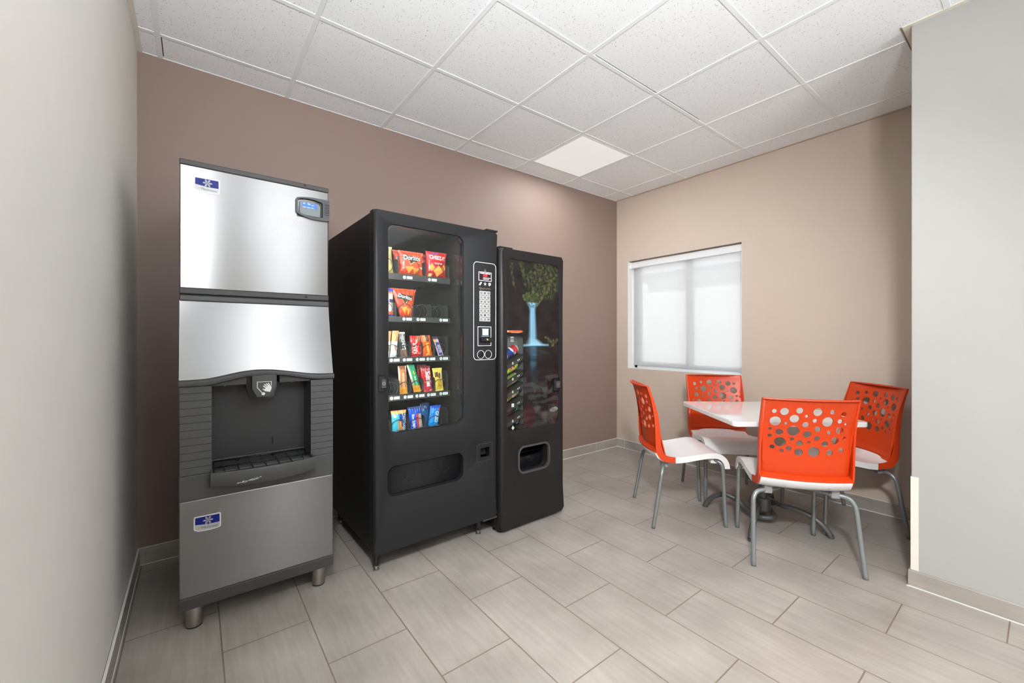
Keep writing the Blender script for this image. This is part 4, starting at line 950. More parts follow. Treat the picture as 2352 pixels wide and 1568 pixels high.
bag('chip_bag', 0.251, 1.321, 1.486, 0.118, 0.10, 'orange-red chip bag leaning tilted in its coil on the second shelf', 'bag of chips', p_chips, (('Doritos', 0.029, -0.02, 0.42, -0.22, (235, 232, 225), 0.90, 0.0005),), T=0.035, seed=5, taper=0.35)
# third shelf
def p_twix(x, y):
    if y > 0.22: return (206, 146, 92) if x < 0.6 else (176, 116, 66)
    if y > -0.05: return (214, 216, 210)
    if 0.25 < x < 0.6 and -0.5 < y < -0.1: return (166, 122, 84)
    return (196, 198, 192)
def p_hershey(x, y):
    if y > 0.86: return (206, 198, 184)
    if y < -0.30: return mixc((128, 96, 80), (150, 118, 100), 0.5+0.5*math.sin(x*6+y*9))
    return (52, 42, 40)
def p_kit(x, y):
    if y > 0.45 and x > 0.2: return (166, 104, 80)
    if math.hypot(x-0.1, (y-0.50)*1.3) < 0.22: return (226, 190, 160)
    if math.hypot(x-0.55, (y+0.28)) < 0.42 and math.hypot(x-0.55, (y+0.28)) > 0.36: return (240, 190, 180)
    return (226, 34, 36)
def p_reese(x, y):
    if y > 0.42 and abs(x) < 0.62: return (226, 150, 96) if x < -0.05 else (112, 62, 42)
    return (242, 100, 22)
def p_snick(x, y):
    if y > 0.72: return (70, 44, 60)
    if y > 0.42: return (206, 140, 72) if x < 0 else (190, 190, 220)
    if abs(x) > 0.66 or y < -0.90: return (226, 196, 220)
    return (60, 62, 136)
bag('candy_bar', 0.150, 1.094, 1.243, 0.030, -0.10, 'silver and gold candy bar farthest left on the third shelf', 'candy bar', p_twix, (('TWIX', 0.013, 0, -0.22, -PI/2, (120, 50, 40), 1),), T=0.016, seed=6, NX=36)
bag('candy_bar', 0.187, 1.094, 1.246, 0.040, -0.10, 'silver and gold candy bar second from the left on the third shelf', 'candy bar', p_twix, (('TWIX', 0.014, 0, -0.18, -PI/2, (120, 50, 40), 1),), T=0.018, d=0.196, seed=7, NX=36)
bag('candy_bar', 0.128, 1.094, 1.240, 0.030, -0.05, 'yellow candy bar just showing behind the leftmost silver bars on the third shelf', 'candy bar', lambda x, y: (224, 168, 64), (), T=0.014, d=0.225, seed=8, NX=36)
bag('candy_bar', 0.238, 1.094, 1.239, 0.044, 0.13, 'dark brown chocolate bar with big white letters on the third shelf', 'candy bar', p_hershey, (("HERSHEY'S", 0.030, 0.02, 0.22, -PI/2+0.13, (228, 228, 226), 0.62, 0.0008),), T=0.018, seed=9, NX=36)
bag('candy_bar', 0.318, 1.094, 1.218, 0.068, 0.07, 'red wafer bar with white sideways lettering on the third shelf', 'candy bar', p_kit, (('KitKat', 0.040, -0.35, -0.18, PI/2+0.12, (240, 236, 232), 0.62, 0.0010),), T=0.02, seed=10)
bag('candy_bar', 0.386, 1.094, 1.221, 0.062, 0.12, 'bright orange peanut butter cup pack on the third shelf', 'candy bar', p_reese, (("Reese's", 0.030, 0.05, -0.28, PI/2+0.2, (250, 220, 90), 0.80, 0.0008),), T=0.02, seed=13)
bag('candy_bar', 0.462, 1.096, 1.214, 0.036, 0.36, 'brown, blue and white candy bar leaning at the right of the third shelf', 'candy bar', p_snick, (('SNICKERS', 0.022, 0.0, -0.22, -PI/2+0.36, (225, 225, 245), 0.58, 0.0006),), T=0.018, seed=14, NX=36)
# fourth shelf
def p_gran(x, y):
    if y < -0.52: return (240, 168, 60)
    if abs(x) > 0.72: return (222, 190, 160)
    if y > 0.72: return (150, 84, 56)
    if abs(x) < 0.32 and y < 0.5: return (206, 150, 112)
    return (196, 112, 50)
def p_green(x, y):
    if y < -0.50: return (242, 170, 58)
    if x < -0.55: return (214, 196, 176)
    if math.hypot((x-0.15)*0.7, y-0.42) < 0.16: return (186, 178, 60)
    if abs(x-0.15) < 0.26 and y < 0.2: return (120, 200, 165)
    return (36, 150, 104)
def p_skit(x, y):
    if y > 0.80: return (130, 34, 38)
    n_ = noise.noise(Vector((x*3.1, y*6.3, 2.0)))
    if n_ > 0.32: return (240, 160, 60)
    if n_ < -0.36: return (90, 50, 130)
    if y < -0.55: return (222, 60, 84)
    return (206, 26, 44)
def p_yell(x, y):
    if -0.75 < x < -0.05 and 0.22 < y < 0.66: return (116, 78, 46)
    if 0.0 < x < 0.75 and 0.10 < y < 0.58: return (128, 84, 50) if x < 0.42 else (214, 214, 210)
    return (232, 204, 76) if y > -0.9 else (240, 216, 110)
bag('granola_bar', 0.238, 0.886, 1.046, 0.050, 0.06, 'brown and orange wrapped granola bar standing on the fourth shelf', 'granola bar', p_gran, (('GRANOLA', 0.014, 0, 0.1, -PI/2+0.06, (236, 214, 200), 0.9), ('2/1.00', 0.010, 0.05, -0.68, 0, (230, 110, 20), 1, 0.0003)), T=0.020, seed=15, NX=36)
bag('granola_bar', 0.308, 0.890, 1.050, 0.048, 0.28, 'green and cream granola bar leaning beside the brown bar on the fourth shelf', 'granola bar', p_green, (('OATS', 0.014, 0.15, 0.0, -PI/2+0.28, (230, 240, 225), 0.9), ('2/1.00', 0.010, 0.05, -0.72, 0.2, (230, 120, 20), 1, 0.0003)), T=0.020, seed=16, NX=36)
bag('candy_bag', 0.386, 0.886, 1.040, 0.070, 0.12, 'red fruit candy bag with large white lettering on the fourth shelf', 'bag of candy', p_skit, (('Skittles', 0.042, 0.22, 0.0, -PI/2+0.14, (242, 242, 245), 0.74, 0.0016),), T=0.022, seed=17)
bag('candy_bag', 0.378, 0.886, 1.046, 0.062, 0.02, 'second red candy bag tucked behind the lettered one on the fourth shelf', 'bag of candy', lambda x, y: (126, 38, 40), (), T=0.018, d=0.245, seed=18)
bag('candy_bar', 0.463, 0.886, 1.024, 0.066, 0.10, 'yellow peanut bar pack at the right end of the fourth shelf', 'candy bar', p_yell, (('BUTTER', 0.0155, 0.34, -0.36, -PI/2+0.12, (170, 70, 30), 0.85, 0.0003), ('CUPS', 0.0165, -0.14, -0.36, -PI/2+0.12, (170, 70, 30), 0.9, 0.0003)), T=0.022, seed=19)
bag('granola_bar', 0.175, 0.90, 1.046, 0.036, 0.2, 'dim brown wrapped bar far back above the empty left coil of the fourth shelf', 'granola bar', lambda x, y: (92, 66, 54), (), T=0.016, d=0.34, seed=20)
# bottom shelf
def p_tasty(x, y):
    if y > 0.72 or y < -0.80: return (238, 176, 112)
    if math.hypot(x+0.62, (y-0.55)*1.2) < 0.17: return (206, 222, 222)
    if tri(x, y, (-0.15, 0.22), (0.75, -0.8), (-0.3, -0.85)) or (abs(x-0.05) < 0.25 and -0.78 < y < 0.1): return (214, 156, 96) if math.sin(x*22+y*3) > -0.4 else (170, 112, 66)
    if x < -0.05: return (70, 176, 200)
    return (24, 70, 150)
def p_krisp(x, y):
    if y > 0.80: return (60, 84, 140)
    if y > 0.52: return (30, 80, 190)
    if x > 0.35 and y < 0.45: return (196, 188, 182)
    if tri(x, y, (-0.05, 0.42), (0.45, 0.42), (0.75, -0.95)) or (0.0 < x < 0.5 and -0.75 < y < 0.3 and x > 0.0+0.25*(-y)-0.2): return (222, 62, 66)
    return (24, 84, 200)
def p_lblue(x, y):
    if y > 0.78: return (20, 90, 200)
    if x > 0.55 and 0.5 < y < 0.78: return (220, 90, 110)
    return (18, 148, 224) if y < 0.0 else (22, 130, 218)
bag('pastry_pack', 0.215, 0.661, 0.795, 0.094, 0.03, 'orange and blue wafer pastry pack at the left of the bottom shelf', 'pastry', p_tasty, (('TASTYKAKE', 0.026, 0.62, 0.0, -PI/2+0.05, (226, 232, 240), 0.66, 0.0008),), T=0.03, seed=21)
bag('pastry_pack', 0.317, 0.661, 0.806, 0.086, 0.12, 'blue, red and grey crispy treat pack in the middle of the bottom shelf', 'pastry', p_krisp, (('Rice', 0.022, -0.48, 0.22, -PI/2+0.2, (240, 244, 248), 0.8, 0.0005), ('Krispies', 0.026, -0.45, -0.42, -PI/2+0.2, (240, 244, 248), 0.62, 0.0005)), T=0.03, seed=22)
bag('cookie_bag', 0.436, 0.661, 0.800, 0.074, -0.16, 'bright sky blue cookie bag at the right of the bottom shelf', 'bag of cookies', p_lblue, (('OREO', 0.030, 0.25, 0.05, -PI/2-0.12, (244, 246, 248), 0.8, 0.0010),), T=0.034, seed=23)
bag('cookie_bag', 0.398, 0.661, 0.812, 0.066, -0.04, 'blue cookie bag behind the sky blue one on the bottom shelf', 'bag of cookies', lambda x, y: (30, 96, 150) if y < 0.5 else (28, 62, 110), (), T=0.03, d=0.25, seed=24)

# ================================================================== DRINK VENDING MACHINE
CW, CZ0, CZ1 = 0.546, 0.024, 1.757
ck = thing('drink_vending_machine', (1.475, 2.035, 0), math.radians(0.5), 'slimmer black drink vending machine with a waterfall picture on its door', 'vending machine')
vend_cabinet(ck, CW, CZ0+0.006, CZ1-0.003, 0.066, 0.835, M['vend_side'], None)
pic_h = rrect(0.0535, 0.4985, 0.628, 1.697, (0.032, 0.038, 0.038, 0.034), 8)
dl_h = rrect(0.146, 0.402, 0.352, 0.511, 0.042, 8)
lk_h = rrect(0.441, 0.499, 0.846, 0.930, 0.004, 2)
cd = mesh_obj('door', door_mesh(CW, CZ0, CZ1, [pic_h, dl_h], 0.058, None, rad=0.022), M['vend_brown'], ck, sharp=32)
bm = NB(); plate(bm, rrect(0.137, 0.411, 0.343, 0.520, 0.050, 8), [rrect(0.149, 0.399, 0.355, 0.508, 0.040, 8)], -0.004, 0.012); rg = mesh_obj('delivery_bezel', bm, M['ring_grey'], cd, sharp=30)
bm = NB()
box(bm, 0.14, 0.408, 0.20, 0.206, 0.34, 0.52); box(bm, 0.134, 0.140, 0.012, 0.206, 0.34, 0.52); box(bm, 0.408, 0.414, 0.012, 0.206, 0.34, 0.52); box(bm, 0.14, 0.408, 0.012, 0.206, 0.52, 0.526); box(bm, 0.14, 0.408, 0.012, 0.206, 0.334, 0.34)
box(bm, 0.14, 0.408, 0.10, 0.12, 0.34, 0.415); plate(bm, [(0.12, 0.435), (0.20, 0.47), (0.20, 0.475), (0.12, 0.440)], [], fmap=lambda u, v, s: (0.408 if s else 0.14, u, v))
mesh_obj('delivery_chute', bm, M['black_gloss'], cd)
lock(cd, 0.441, 0.499, 0.846, 0.930, 0.478, 0.888, None)
bm = NB(); box(bm, -0.001, 0.100, 0.006, 0.09, 1.757, 1.767, bev=0.002); mesh_obj('hinge_cap', bm, M['vend_brown'], ck)
for lx, ly in ((0.03, 0.10), (0.50, 0.10), (0.03, 0.78), (0.50, 0.78)):
    bm = NB(); lathe(bm, [(0.015, 0), (0.016, 0.004), (0.006, 0.007), (0.006, 0.034)], lx, ly, 14); mesh_obj('levelling_foot', bm, M['black_wire'], ck, sharp=35)
# picture panel with per-vertex print
bm = NB(); lay = bm.loops.layers.float_color.new('print')
PX0, PX1, PZ0, PZ1 = 0.052, 0.500, 0.626, 1.699; clear = rrect(0.02, 0.1905, 0.55, 1.2375, 0.034, 6)
def fb(x, z, s, o=0.0): return noise.fractal(Vector((x*s+o, z*s, o)), 1.0, 2.0, 5)
def paint(u, z):
    n1 = fb(u, z, 14, 3.0); n2 = fb(u, z, 50, 7.0); n3 = fb(u, z*3, 9, 1.0)
    c = mixc((30, 23, 23), (46, 36, 35), max(0, min(1, 0.5+n1)))
    # foliage
    fx = (u-0.36)/0.16; fz = (z-1.585)/0.135
    inside = 1-(fx*fx*0.8+fz*fz)+0.35*n1
    if inside > 0 and u > 0.19+0.10*(1.7-z): 
        k = max(0, min(1, 0.45+1.1*n2)); c = mixc((34, 33, 27), (84, 84, 56), k*min(1, inside*2.4))
    e1 = abs((u-0.085)-0.18*(1.69-z)-0.01*n1)
    if z > 1.52 and e1 < 0.007+0.010*n2: c = mixc(c, (80, 82, 48), max(0, min(1, 0.5+1.2*n2)))
    e2 = abs((u-0.165)-0.30*(1.69-z)-0.03*n1*0.5)
    if z > 1.53 and e2 < 0.018*(z-1.50)*6+0.012*n2: c = mixc(c, (74, 78, 46), max(0, min(1, 0.5+1.2*n2)))
    # green mound left of the lip of the fall
    if ((u-0.262)/0.075)**2+((z-1.468)/0.038)**2 < 1+0.5*n2: c = mixc((46, 52, 32), (90, 98, 58), max(0, min(1, 0.5+n2)))
    e3 = (z-1.46)-1.05*(u-0.32)
    if 0.30 < u < 0.46 and -0.035 < e3 < 0.02: c = mixc((46, 44, 32), (98, 96, 60), max(0, min(1, 0.5+1.3*n2)))
    # fall
    if 1.155 < z < 1.436:
        zz = (1.436-z)/(1.436-1.155)
        if zz < 0.17: t = zz/0.17; l = 0.197+(0.234-0.197)*t**0.7; r = 0.322+(0.299-0.322)*t**0.7
        else: t = (zz-0.17)/0.83; l = 0.234-0.012*t-0.030*max(0, t-0.78)/0.22; r = 0.299+0.016*t+0.09*max(0, t-0.80)/0.20
        m = (u-l)/(r-l)
        if 0 < m < 1:
            e = min(1, min(m, 1-m)*3.2); st = 0.5+0.5*noise.noise(Vector((u*160, z*5, 0)))
            b = mixc((96, 142, 176), (164, 200, 220), st); b = mixc(b, (190, 228, 246), 0.6*max(0, (zz-0.80)/0.2))
            if zz < 0.13 and abs(u-0.262) < 0.03+0.0*zz and noise.noise(Vector((u*60, z*60, 4))) > -0.05: b = (96, 124, 150)
            c = mixc(c, b, e)
    if abs(z-1.158) < 0.012 and 0.185 < u < 0.41: c = mixc(c, (150, 205, 238), 0.8*(1-abs(z-1.158)/0.012))
    if z < 1.148:
        w = 0.038+0.004*noise.noise(Vector((z*40, 0, 0)))
        k = max(0, 1-abs(u-0.274)/w); f = max(0, min(1, (z-0.84)/0.29))
        c = mixc(c, mixc((34, 60, 80), (72, 118, 146), max(0, min(1, 0.5+n3))), min(1, k*1.6)*f*0.95)
        if 1.10 < z < 1.148 and u > 0.19: c = mixc(c, (58, 70, 82), 0.4*(n3 > 0.05))
        if z < 0.96 and n3 > 0.16: c = mixc(c, (92, 96, 100), 0.45)
    if ((u-0.44)/0.06)**2+((z-1.165-0.6*(u-0.44)*(1 if u > 0.43 else -1.2))/0.02)**2 < 0.9+0.9*n2: c = mixc((44, 42, 30), (104, 100, 58), max(0, min(1, 0.5+n2)))
    if z < 0.76 and u > 0.28: c = mixc(c, (84, 80, 78), max(0, min(0.8, 0.4+n1)))
    if ((u-0.457)/0.038)**2+((z-0.722)/0.016)**2 < 1+0.4*n2: c = mixc((110, 108, 100), (150, 148, 140), max(0, min(1, 0.5+n2)))
    if ((u-0.235)/0.06)**2+((z-0.70)/0.07)**2 < 1: c = mixc(c, (72, 22, 24), 0.6)
    if 0.28 < u and 0.845 < z < 0.895 and n1 > -0.1 and (z-0.87) < 0.1*(u-0.28): c = mixc(c, (86, 84, 84), 0.6)
    return c
NXp, NZp = 200, 480; vg = {}
def inside_pic(u, z): return inpoly((u, z), rrect(0.0525, 0.4995, 0.627, 1.698, 0.03, 4)) and not inpoly((u, z), clear)
for i in range(NXp):
    for j in range(NZp):
        u = PX0+(PX1-PX0)*(i+.5)/NXp; z = PZ0+(PZ1-PZ0)*(j+.5)/NZp
        if inpoly((u, z), clear): continue
        vs = []
        for a, b in ((i, j), (i+1, j), (i+1, j+1), (i, j+1)):
            if (a, b) not in vg: vg[(a, b)] = bm.verts.new((PX0+(PX1-PX0)*a/NXp, 0.0095, PZ0+(PZ1-PZ0)*b/NZp))
            vs.append(vg[(a, b)])
        f = bm.faces.new(vs); cc = srgb(*[max(0, min(255, v)) for v in paint(u, z)])
        for lp in f.loops: lp[lay] = (*cc, 1)
ret = bmesh.ops.extrude_face_region(bm, geom=bm.faces[:]); bmesh.ops.translate(bm, vec=(0, 0.003, 0), verts=[v for v in ret['geom'] if isinstance(v, bmesh.types.BMVert)])
mesh_obj('waterfall_picture', bm, M['poster'], cd, recalc=True)
bm = NB(); plate(bm, rrect(0.051, 0.501, 0.6255, 1.6995, 0.034, 8), [], 0.0060, 0.0075); mesh_obj('door_cover_pane', bm, M['glass'], cd)
# warning strip above the clear part
bm = NB(); plate(bm, [(0.052, 1.240), (0.052, 1.2525), (0.170, 1.2525), (0.184, 1.2462), (0.170, 1.2405)], [], 0.0042, 0.0058); lb = mesh_obj('warning_label', bm, M['orange_label'], cd)
bm = NB(); plate(bm, circle(0.060, 1.2463, 0.0052, 14), [circle(0.060, 1.2463, 0.0034, 14)], 0.0036, 0.0043); box(bm, 0.086, 0.160, 0.0036, 0.0043, 1.2375, 1.2388); mesh_obj('label_symbol', bm, M['sign_white'], lb)
bm = NB(); text_bm(bm, 'CAUTION', 0.008, 0.118, 1.2467, 0.0042, depth=0.0003, bold=0.0002); mesh_obj('label_lettering', bm, M['badge_ink'], lb)
# slanted display racks behind the clear part
bm = NB(); box(bm, 0.03, 0.215, 0.10, 0.104, 0.60, 1.26); box(bm, 0.215, 0.219, 0.014, 0.104, 0.60, 1.26); box(bm, 0.03, 0.034, 0.06, 0.104, 0.60, 1.26)
box(bm, 0.03, 0.219, 0.014, 0.104, 0.596, 0.60)
mesh_obj('display_case', bm, mat('grey_display_back', srgb(112, 114, 112), 0.4), ck)
SL = math.tan(math.radians(24))
def clipw(P): return P
rack_z = [1.098, 0.998, 0.918, 0.826, 0.735, 0.645]
for k, zc in enumerate(rack_z):
    zA = zc-0.048
    bm = NB(); plate(bm, [(0.034, zA-0.100*SL-0.010), (0.214, zA+0.080*SL-0.010), (0.214, zA+0.080*SL+0.016), (0.034, zA-0.100*SL+0.016)], [], 0.016, 0.022)
    plate(bm, [(0.034, zA-0.100*SL+0.010), (0.214, zA+0.080*SL+0.010), (0.214, zA+0.080*SL+0.016), (0.034, zA-0.100*SL+0.016)], [], 0.022, 0.10)
    sh = mesh_obj('sloping_rack', bm, M['liner'], ck)
    bm = NB(); z0 = zA-0.018*SL+0.002
    if k in (3,): plate(bm, rrect(0.098, 0.118, zA-0.006, zA+0.016, 0.001, 1), [], 0.0150, 0.016)
    elif k == 5: plate(bm, [(0.098, 0.640), (0.109, 0.626+0.002), (0.121, 0.640), (0.109, 0.656)], [], 0.0150, 0.016)
    else:
        plate(bm, circle(0.108, z0+0.001, 0.0065, 12), [circle(0.108, z0+0.001, 0.003, 8)], 0.0150, 0.016); plate(bm, rrect(0.1035, 0.1125, z0+0.004, z0+0.011, 0.002, 2), [rrect(0.106, 0.110, z0+0.006, z0+0.0085, 0.0006, 1)], 0.0150, 0.016)
    for a in (0.146, 0.157): box(bm, a, a+0.006, 0.0150, 0.016, zA+0.010+(a-0.146)*SL, zA+0.018+(a-0.146)*SL)
    mesh_obj('rack_marker', bm, M['sign_white'], sh)
bm = NB()
for k, (w_, h_) in enumerate(((0.026, 0.004), (0.026, 0.0025), (0.024, 0.003), (0.026, 0.0035))): box(bm, 0.084, 0.084+w_, 0.0078, 0.0088, 1.208-k*0.0085, 1.208-k*0.0085+h_)
mesh_obj('price_legend', bm, M['sign_white'], cd)
CK_RZ = math.radians(0.5); CK_O = Vector((1.475, 2.035, 0))
def ck_world(u, d, z): return CK_O+Vector((u*math.cos(CK_RZ)-d*math.sin(CK_RZ), u*math.sin(CK_RZ)+d*math.cos(CK_RZ), z))
def drink(name, u, z, label, cat, kind, group):
    t = thing(name, ck_world(u, 0.060, z), CK_RZ, label, cat, group)
    ang = math.radians(24)
    bm = NB(); lay = bm.loops.layers.float_color.new('print'); R = 0.030; L = 0.112; seg = 36
    if kind == 'bottle': prof = [(0.0, -0.062), (0.024, -0.062), (0.028, -0.056)]+[(0.0285-0.0018*(k % 2), -0.050+0.007*k) for k in range(9)]+[(0.0285, 0.013), (0.0285, 0.036), (0.026, 0.042), (0.020, 0.052), (0.012, 0.060), (0.0105, 0.064)]
    else: prof = [(0.0, -0.054), (0.021, -0.054), (0.0225, -0.0575), (0.0245, -0.0575), (0.026, -0.053), (R, -0.044)]+[(R, -0.044+0.088*k/14) for k in range(1, 15)]+[(0.0265, 0.052), (0.0245, 0.056), (0.0225, 0.056), (0.0215, 0.0535), (0.0, 0.0535)]
    def colr(zz, a):   # zz along the axis, a angle, 0 facing front
        if abs(zz) > 0.0445: return (176, 178, 180)
        fa = ((a+PI) % (2*PI))-PI
        if kind == 'cola':
            if zz < -0.012: return (34, 52, 120)
            if zz > 0.022: return (196, 44, 50)
            s = 0.010*math.sin(fa*1.6)
            if zz < 0.003+s: return (36, 54, 124)
            if zz < 0.016+s: return (228, 228, 228)
            return (190, 40, 48)
        if kind == 'lime':
            n_ = noise.noise(Vector((zz*60, fa*2, 1)))
            if abs(fa) < 0.55 and -0.012 < zz < 0.020: return (196, 60, 50) if n_ > -0.1 else (226, 232, 190)
            return (168, 184, 40) if n_ > -0.25 else (90, 130, 40)
        if kind == 'ginger':
            if abs(fa) < 0.75 and -0.006 < zz < 0.026: return (222, 206, 186)
            return (112, 122, 66) if zz > -0.04 else (96, 104, 60)
        if kind == 'bottle':
            return (210, 224, 224)
    rings = []
    for r_, z_ in prof: rings.append([bm.verts.new((r_*math.sin(2*PI*k/seg), -r_*math.cos(2*PI*k/seg), z_)) for k in range(seg)])
    for (A, B, (ra, za), (rb, zb)) in zip(rings, rings[1:], prof, prof[1:]):
        for k in range(seg):
            f = bm.faces.new((A[k], A[(k+1) % seg], B[(k+1) % seg], B[k])); f.smooth = True
            c = srgb(*colr((za+zb)/2, 2*PI*(k+.5)/seg))
            for lp in f.loops: lp[lay] = (*c, 1)
    RM = Matrix.Rotation(PI/2-ang, 4, 'Y')
    bmesh.ops.transform(bm, matrix=RM, verts=bm.verts[:]); bmesh.ops.remove_doubles(bm, verts=bm.verts, dist=1e-6)
    mesh_obj('bottle_body' if kind == 'bottle' else 'can_body', bm, M['bottle_plastic'] if kind == 'bottle' else M['print'], t, sharp=50)
    def lab(s, size, zc, col, rot, sxk=0.8, bold=0.0005, off=0.0):
        bm = NB(); text_bm(bm, s, size, off, zc, 0, rot=rot, depth=0, sxk=sxk, bold=bold, conform=lambda X, Z: -math.sqrt(max(1e-6, (R+0.0008)**2-min(X*X, R*R*0.95)))); bmesh.ops.transform(bm, matrix=RM, verts=bm.verts[:]); mesh_obj('can_lettering', bm, C(col), t)
    if kind == 'cola': lab('PEPSI', 0.014, 0.011, (30, 40, 90), 0, 0.9, 0.0006)
    if kind == 'lime': lab('DEW', 0.018, 0.004, (226, 40, 40), 0.2, 0.9); lab('Mtn', 0.012, 0.021, (40, 90, 40), 0.2, 0.8, 0.0004)
    if kind == 'ginger': lab('CANADA', 0.0095, 0.017, (196, 36, 44), 0, 0.95); lab('DRY', 0.014, 0.004, (196, 36, 44), 0, 0.95)
    if kind == 'bottle':
        bm = NB(); lay = bm.loops.layers.float_color.new('print'); rg_ = []
        zs = [0.0155, 0.020, 0.026, 0.031, 0.0355]
        for z_ in zs: rg_.append([bm.verts.new((0.0292*math.sin(2*PI*k/seg), -0.0292*math.cos(2*PI*k/seg), z_)) for k in range(seg)])
        for q, (A, B) in enumerate(zip(rg_, rg_[1:])):
            for k in range(seg):
                f = bm.faces.new((A[k], A[(k+1) % seg], B[(k+1) % seg], B[k])); f.smooth = True
                c = srgb(*(((70, 168, 110), (206, 222, 226), (110, 170, 214), (90, 150, 206))[q] if not (k in (35, 0, 1, 2) and q in (1, 2)) else (36, 44, 66)))
                for lp in f.loops: lp[lay] = (*c, 1)
        bmesh.ops.transform(bm, matrix=RM, verts=bm.verts[:]); mesh_obj('bottle_label', bm, M['print'], t)
        bm = NB(); lathe(bm, [(0.0135, 0.060), (0.0135, 0.074), (0.012, 0.0755)], 0, 0, 20); bmesh.ops.transform(bm, matrix=RM, verts=bm.verts[:]); mesh_obj('bottle_cap', bm, C((214, 216, 214)), t, sharp=40)
    return t
CG = 'drinks lying behind the clear strip of the drink machine door'
zz_ = [1.116, 1.016, 0.936, 0.846, 0.756, 0.668]
drink('soda_can', 0.118, zz_[0], 'blue, white and red cola can, topmost behind the clear strip', 'can', 'cola', CG)
drink('soda_can', 0.112, zz_[1], 'lime green soda can with red lettering, second from the top', 'can', 'lime', CG)
drink('soda_can', 0.118, zz_[2], 'olive green ginger ale can directly below the lime green can', 'can', 'ginger', CG)
drink('soda_can', 0.118, zz_[3], 'olive green ginger ale can directly above the water bottles', 'can', 'ginger', CG)
drink('water_bottle', 0.130, zz_[4], 'clear water bottle with a blue and green label, upper of the two', 'bottle', 'bottle', CG)
drink('water_bottle', 0.130, zz_[5], 'clear water bottle with a blue and green label, lowest behind the clear strip', 'bottle', 'bottle', CG)

# ================================================================== CHAIRS
HW = 0.218
FP = [(0.895, -0.2525), (0.86, -0.238), (0.81, -0.2225), (0.742, -0.201), (0.68, -0.1885), (0.614, -0.181), (0.56, -0.1775), (0.529, -0.176), (0.50, -0.171), (0.479, -0.164), (0.462, -0.154), (0.450, -0.140)]
def ffront(z):
    for (a, b), (c, d) in zip(FP, FP[1:]):
        if z >= c: return b+(d-b)*(a-z)/(a-c)
    return FP[-1][1]
def bow(s): return -0.042*(1-(s/HW)**2)
front_path = [(-0.2525, 0.895), (-0.2225, 0.81), (-0.201, 0.742), (-0.1885, 0.68), (-0.181, 0.614), (-0.176, 0.529), (-0.164, 0.479), (-0.147, 0.454), (-0.118, 0.443), (-0.084, 0.439)]
back_path = [(-0.266, 0.893), (-0.240, 0.811), (-0.226, 0.742), (-0.2175, 0.680), (-0.213, 0.614), (-0.210, 0.529), (-0.205, 0.475), (-0.191, 0.445), (-0.160, 0.414), (-0.085, 0.403)]
holes_raw = [(-0.159, 0.826, 0.011), (-0.116, 0.827, 0.0195), (-0.052, 0.836, 0.016), (0.028, 0.832, 0.021), (0.094, 0.834, 0.0115), (0.15, 0.822, 0.014), (-0.019, 0.808, 0.0075), (-0.07, 0.791, 0.0215), (-0.15, 0.772, 0.025), (-0.104, 0.763, 0.008), (0.02, 0.785, 0.0105), (0.079, 0.781, 0.0255), (0.137, 0.785, 0.012), (0.167, 0.769, 0.0065), (-0.018, 0.761, 0.015), (-0.169, 0.728, 0.008), (-0.129, 0.714, 0.0165), (-0.068, 0.725, 0.027), (0.038, 0.74, 0.0145), (0.092, 0.723, 0.01), (0.142, 0.735, 0.0185), (-0.006, 0.711, 0.018), (-0.168, 0.69, 0.0095), (0.038, 0.692, 0.0135), (-0.123, 0.661, 0.0255), (-0.072, 0.68, 0.009), (-0.037, 0.661, 0.0150), (0.004, 0.67, 0.007), (0.077, 0.663, 0.015), (0.125, 0.680, 0.0185), (0.168, 0.695, 0.0085), (-0.156, 0.63, 0.0115), (-0.114, 0.614, 0.009), (-0.084, 0.63, 0.012), (-0.04, 0.613, 0.019), (0.028, 0.620, 0.0265), (0.102, 0.618, 0.015), (0.157, 0.63, 0.012)]
def sweep_flange(bm, fp, bp, s_out, s_in, k=5):
    """side strip between the front and back profile curves"""
    F = smooth_path([(0, f, z) for f, z in fp], k); B = smooth_path([(0, f, z) for f, z in bp], k); n = len(F); ring = []
    for i in range(n):
        f, b = F[i], B[i]
        ring.append([bm.verts.new(p) for p in ((s_out, f.y, f.z), (s_in, f.y, f.z), (s_in, b.y, b.z), (s_out, b.y, b.z))])
    for A, Bq in zip(ring, ring[1:]):
        for q in range(4): bm.faces.new((A[q], A[(q+1) % 4], Bq[(q+1) % 4], Bq[q])).smooth = True
    bm.faces.new(ring[0]); bm.faces.new(list(reversed(ring[-1])))
# chair local frame: x = sitter's right (s), y = forward (f)
chair = thing('bistro_chair', (0, 0, 0), 0, 'x', 'chair', 'orange and white bubble-cut chairs at the square table')
bm = NB()
outer = [(-HW+0.004, 0.452), (-HW/2, 0.452), (0, 0.452), (HW/2, 0.452), (HW-0.004, 0.452), (HW-0.004, 0.893), (-HW+0.004, 0.893)]
ex = []
for i in range(1, 22):
    for j in range(0, 24):
        p = (-HW+2*HW*i/22+(0.004 if j % 2 else 0), 0.46+0.43*j/23)
        if all(math.hypot(p[0]-a, p[1]-b) > r*1.12+0.003 for a, b, r in holes_raw): ex.append(p)
def cmap(u, v, s): return (u, ffront(v)+bow(u)-(0.0065 if s else 0), v)
plate(bm, outer, [circle(a, b, r, 22) for a, b, r in holes_raw], fmap=cmap, extra=ex, smooth=True)
# raised lips round the holes at the rear
for a, b, r in holes_raw:
    P = [(a+(r+0.0015)*math.cos(2*PI*k/22), ffront(b+r*math.sin(2*PI*k/22))+bow(a+r*math.cos(2*PI*k/22))-0.0062, b+(r+0.0015)*math.sin(2*PI*k/22)) for k in range(22)]
    tube(bm, P, 0.0016, 6, closed=True)
for sg in (-1, 1): sweep_flange(bm, front_path, back_path, sg*HW, sg*(HW-0.009))
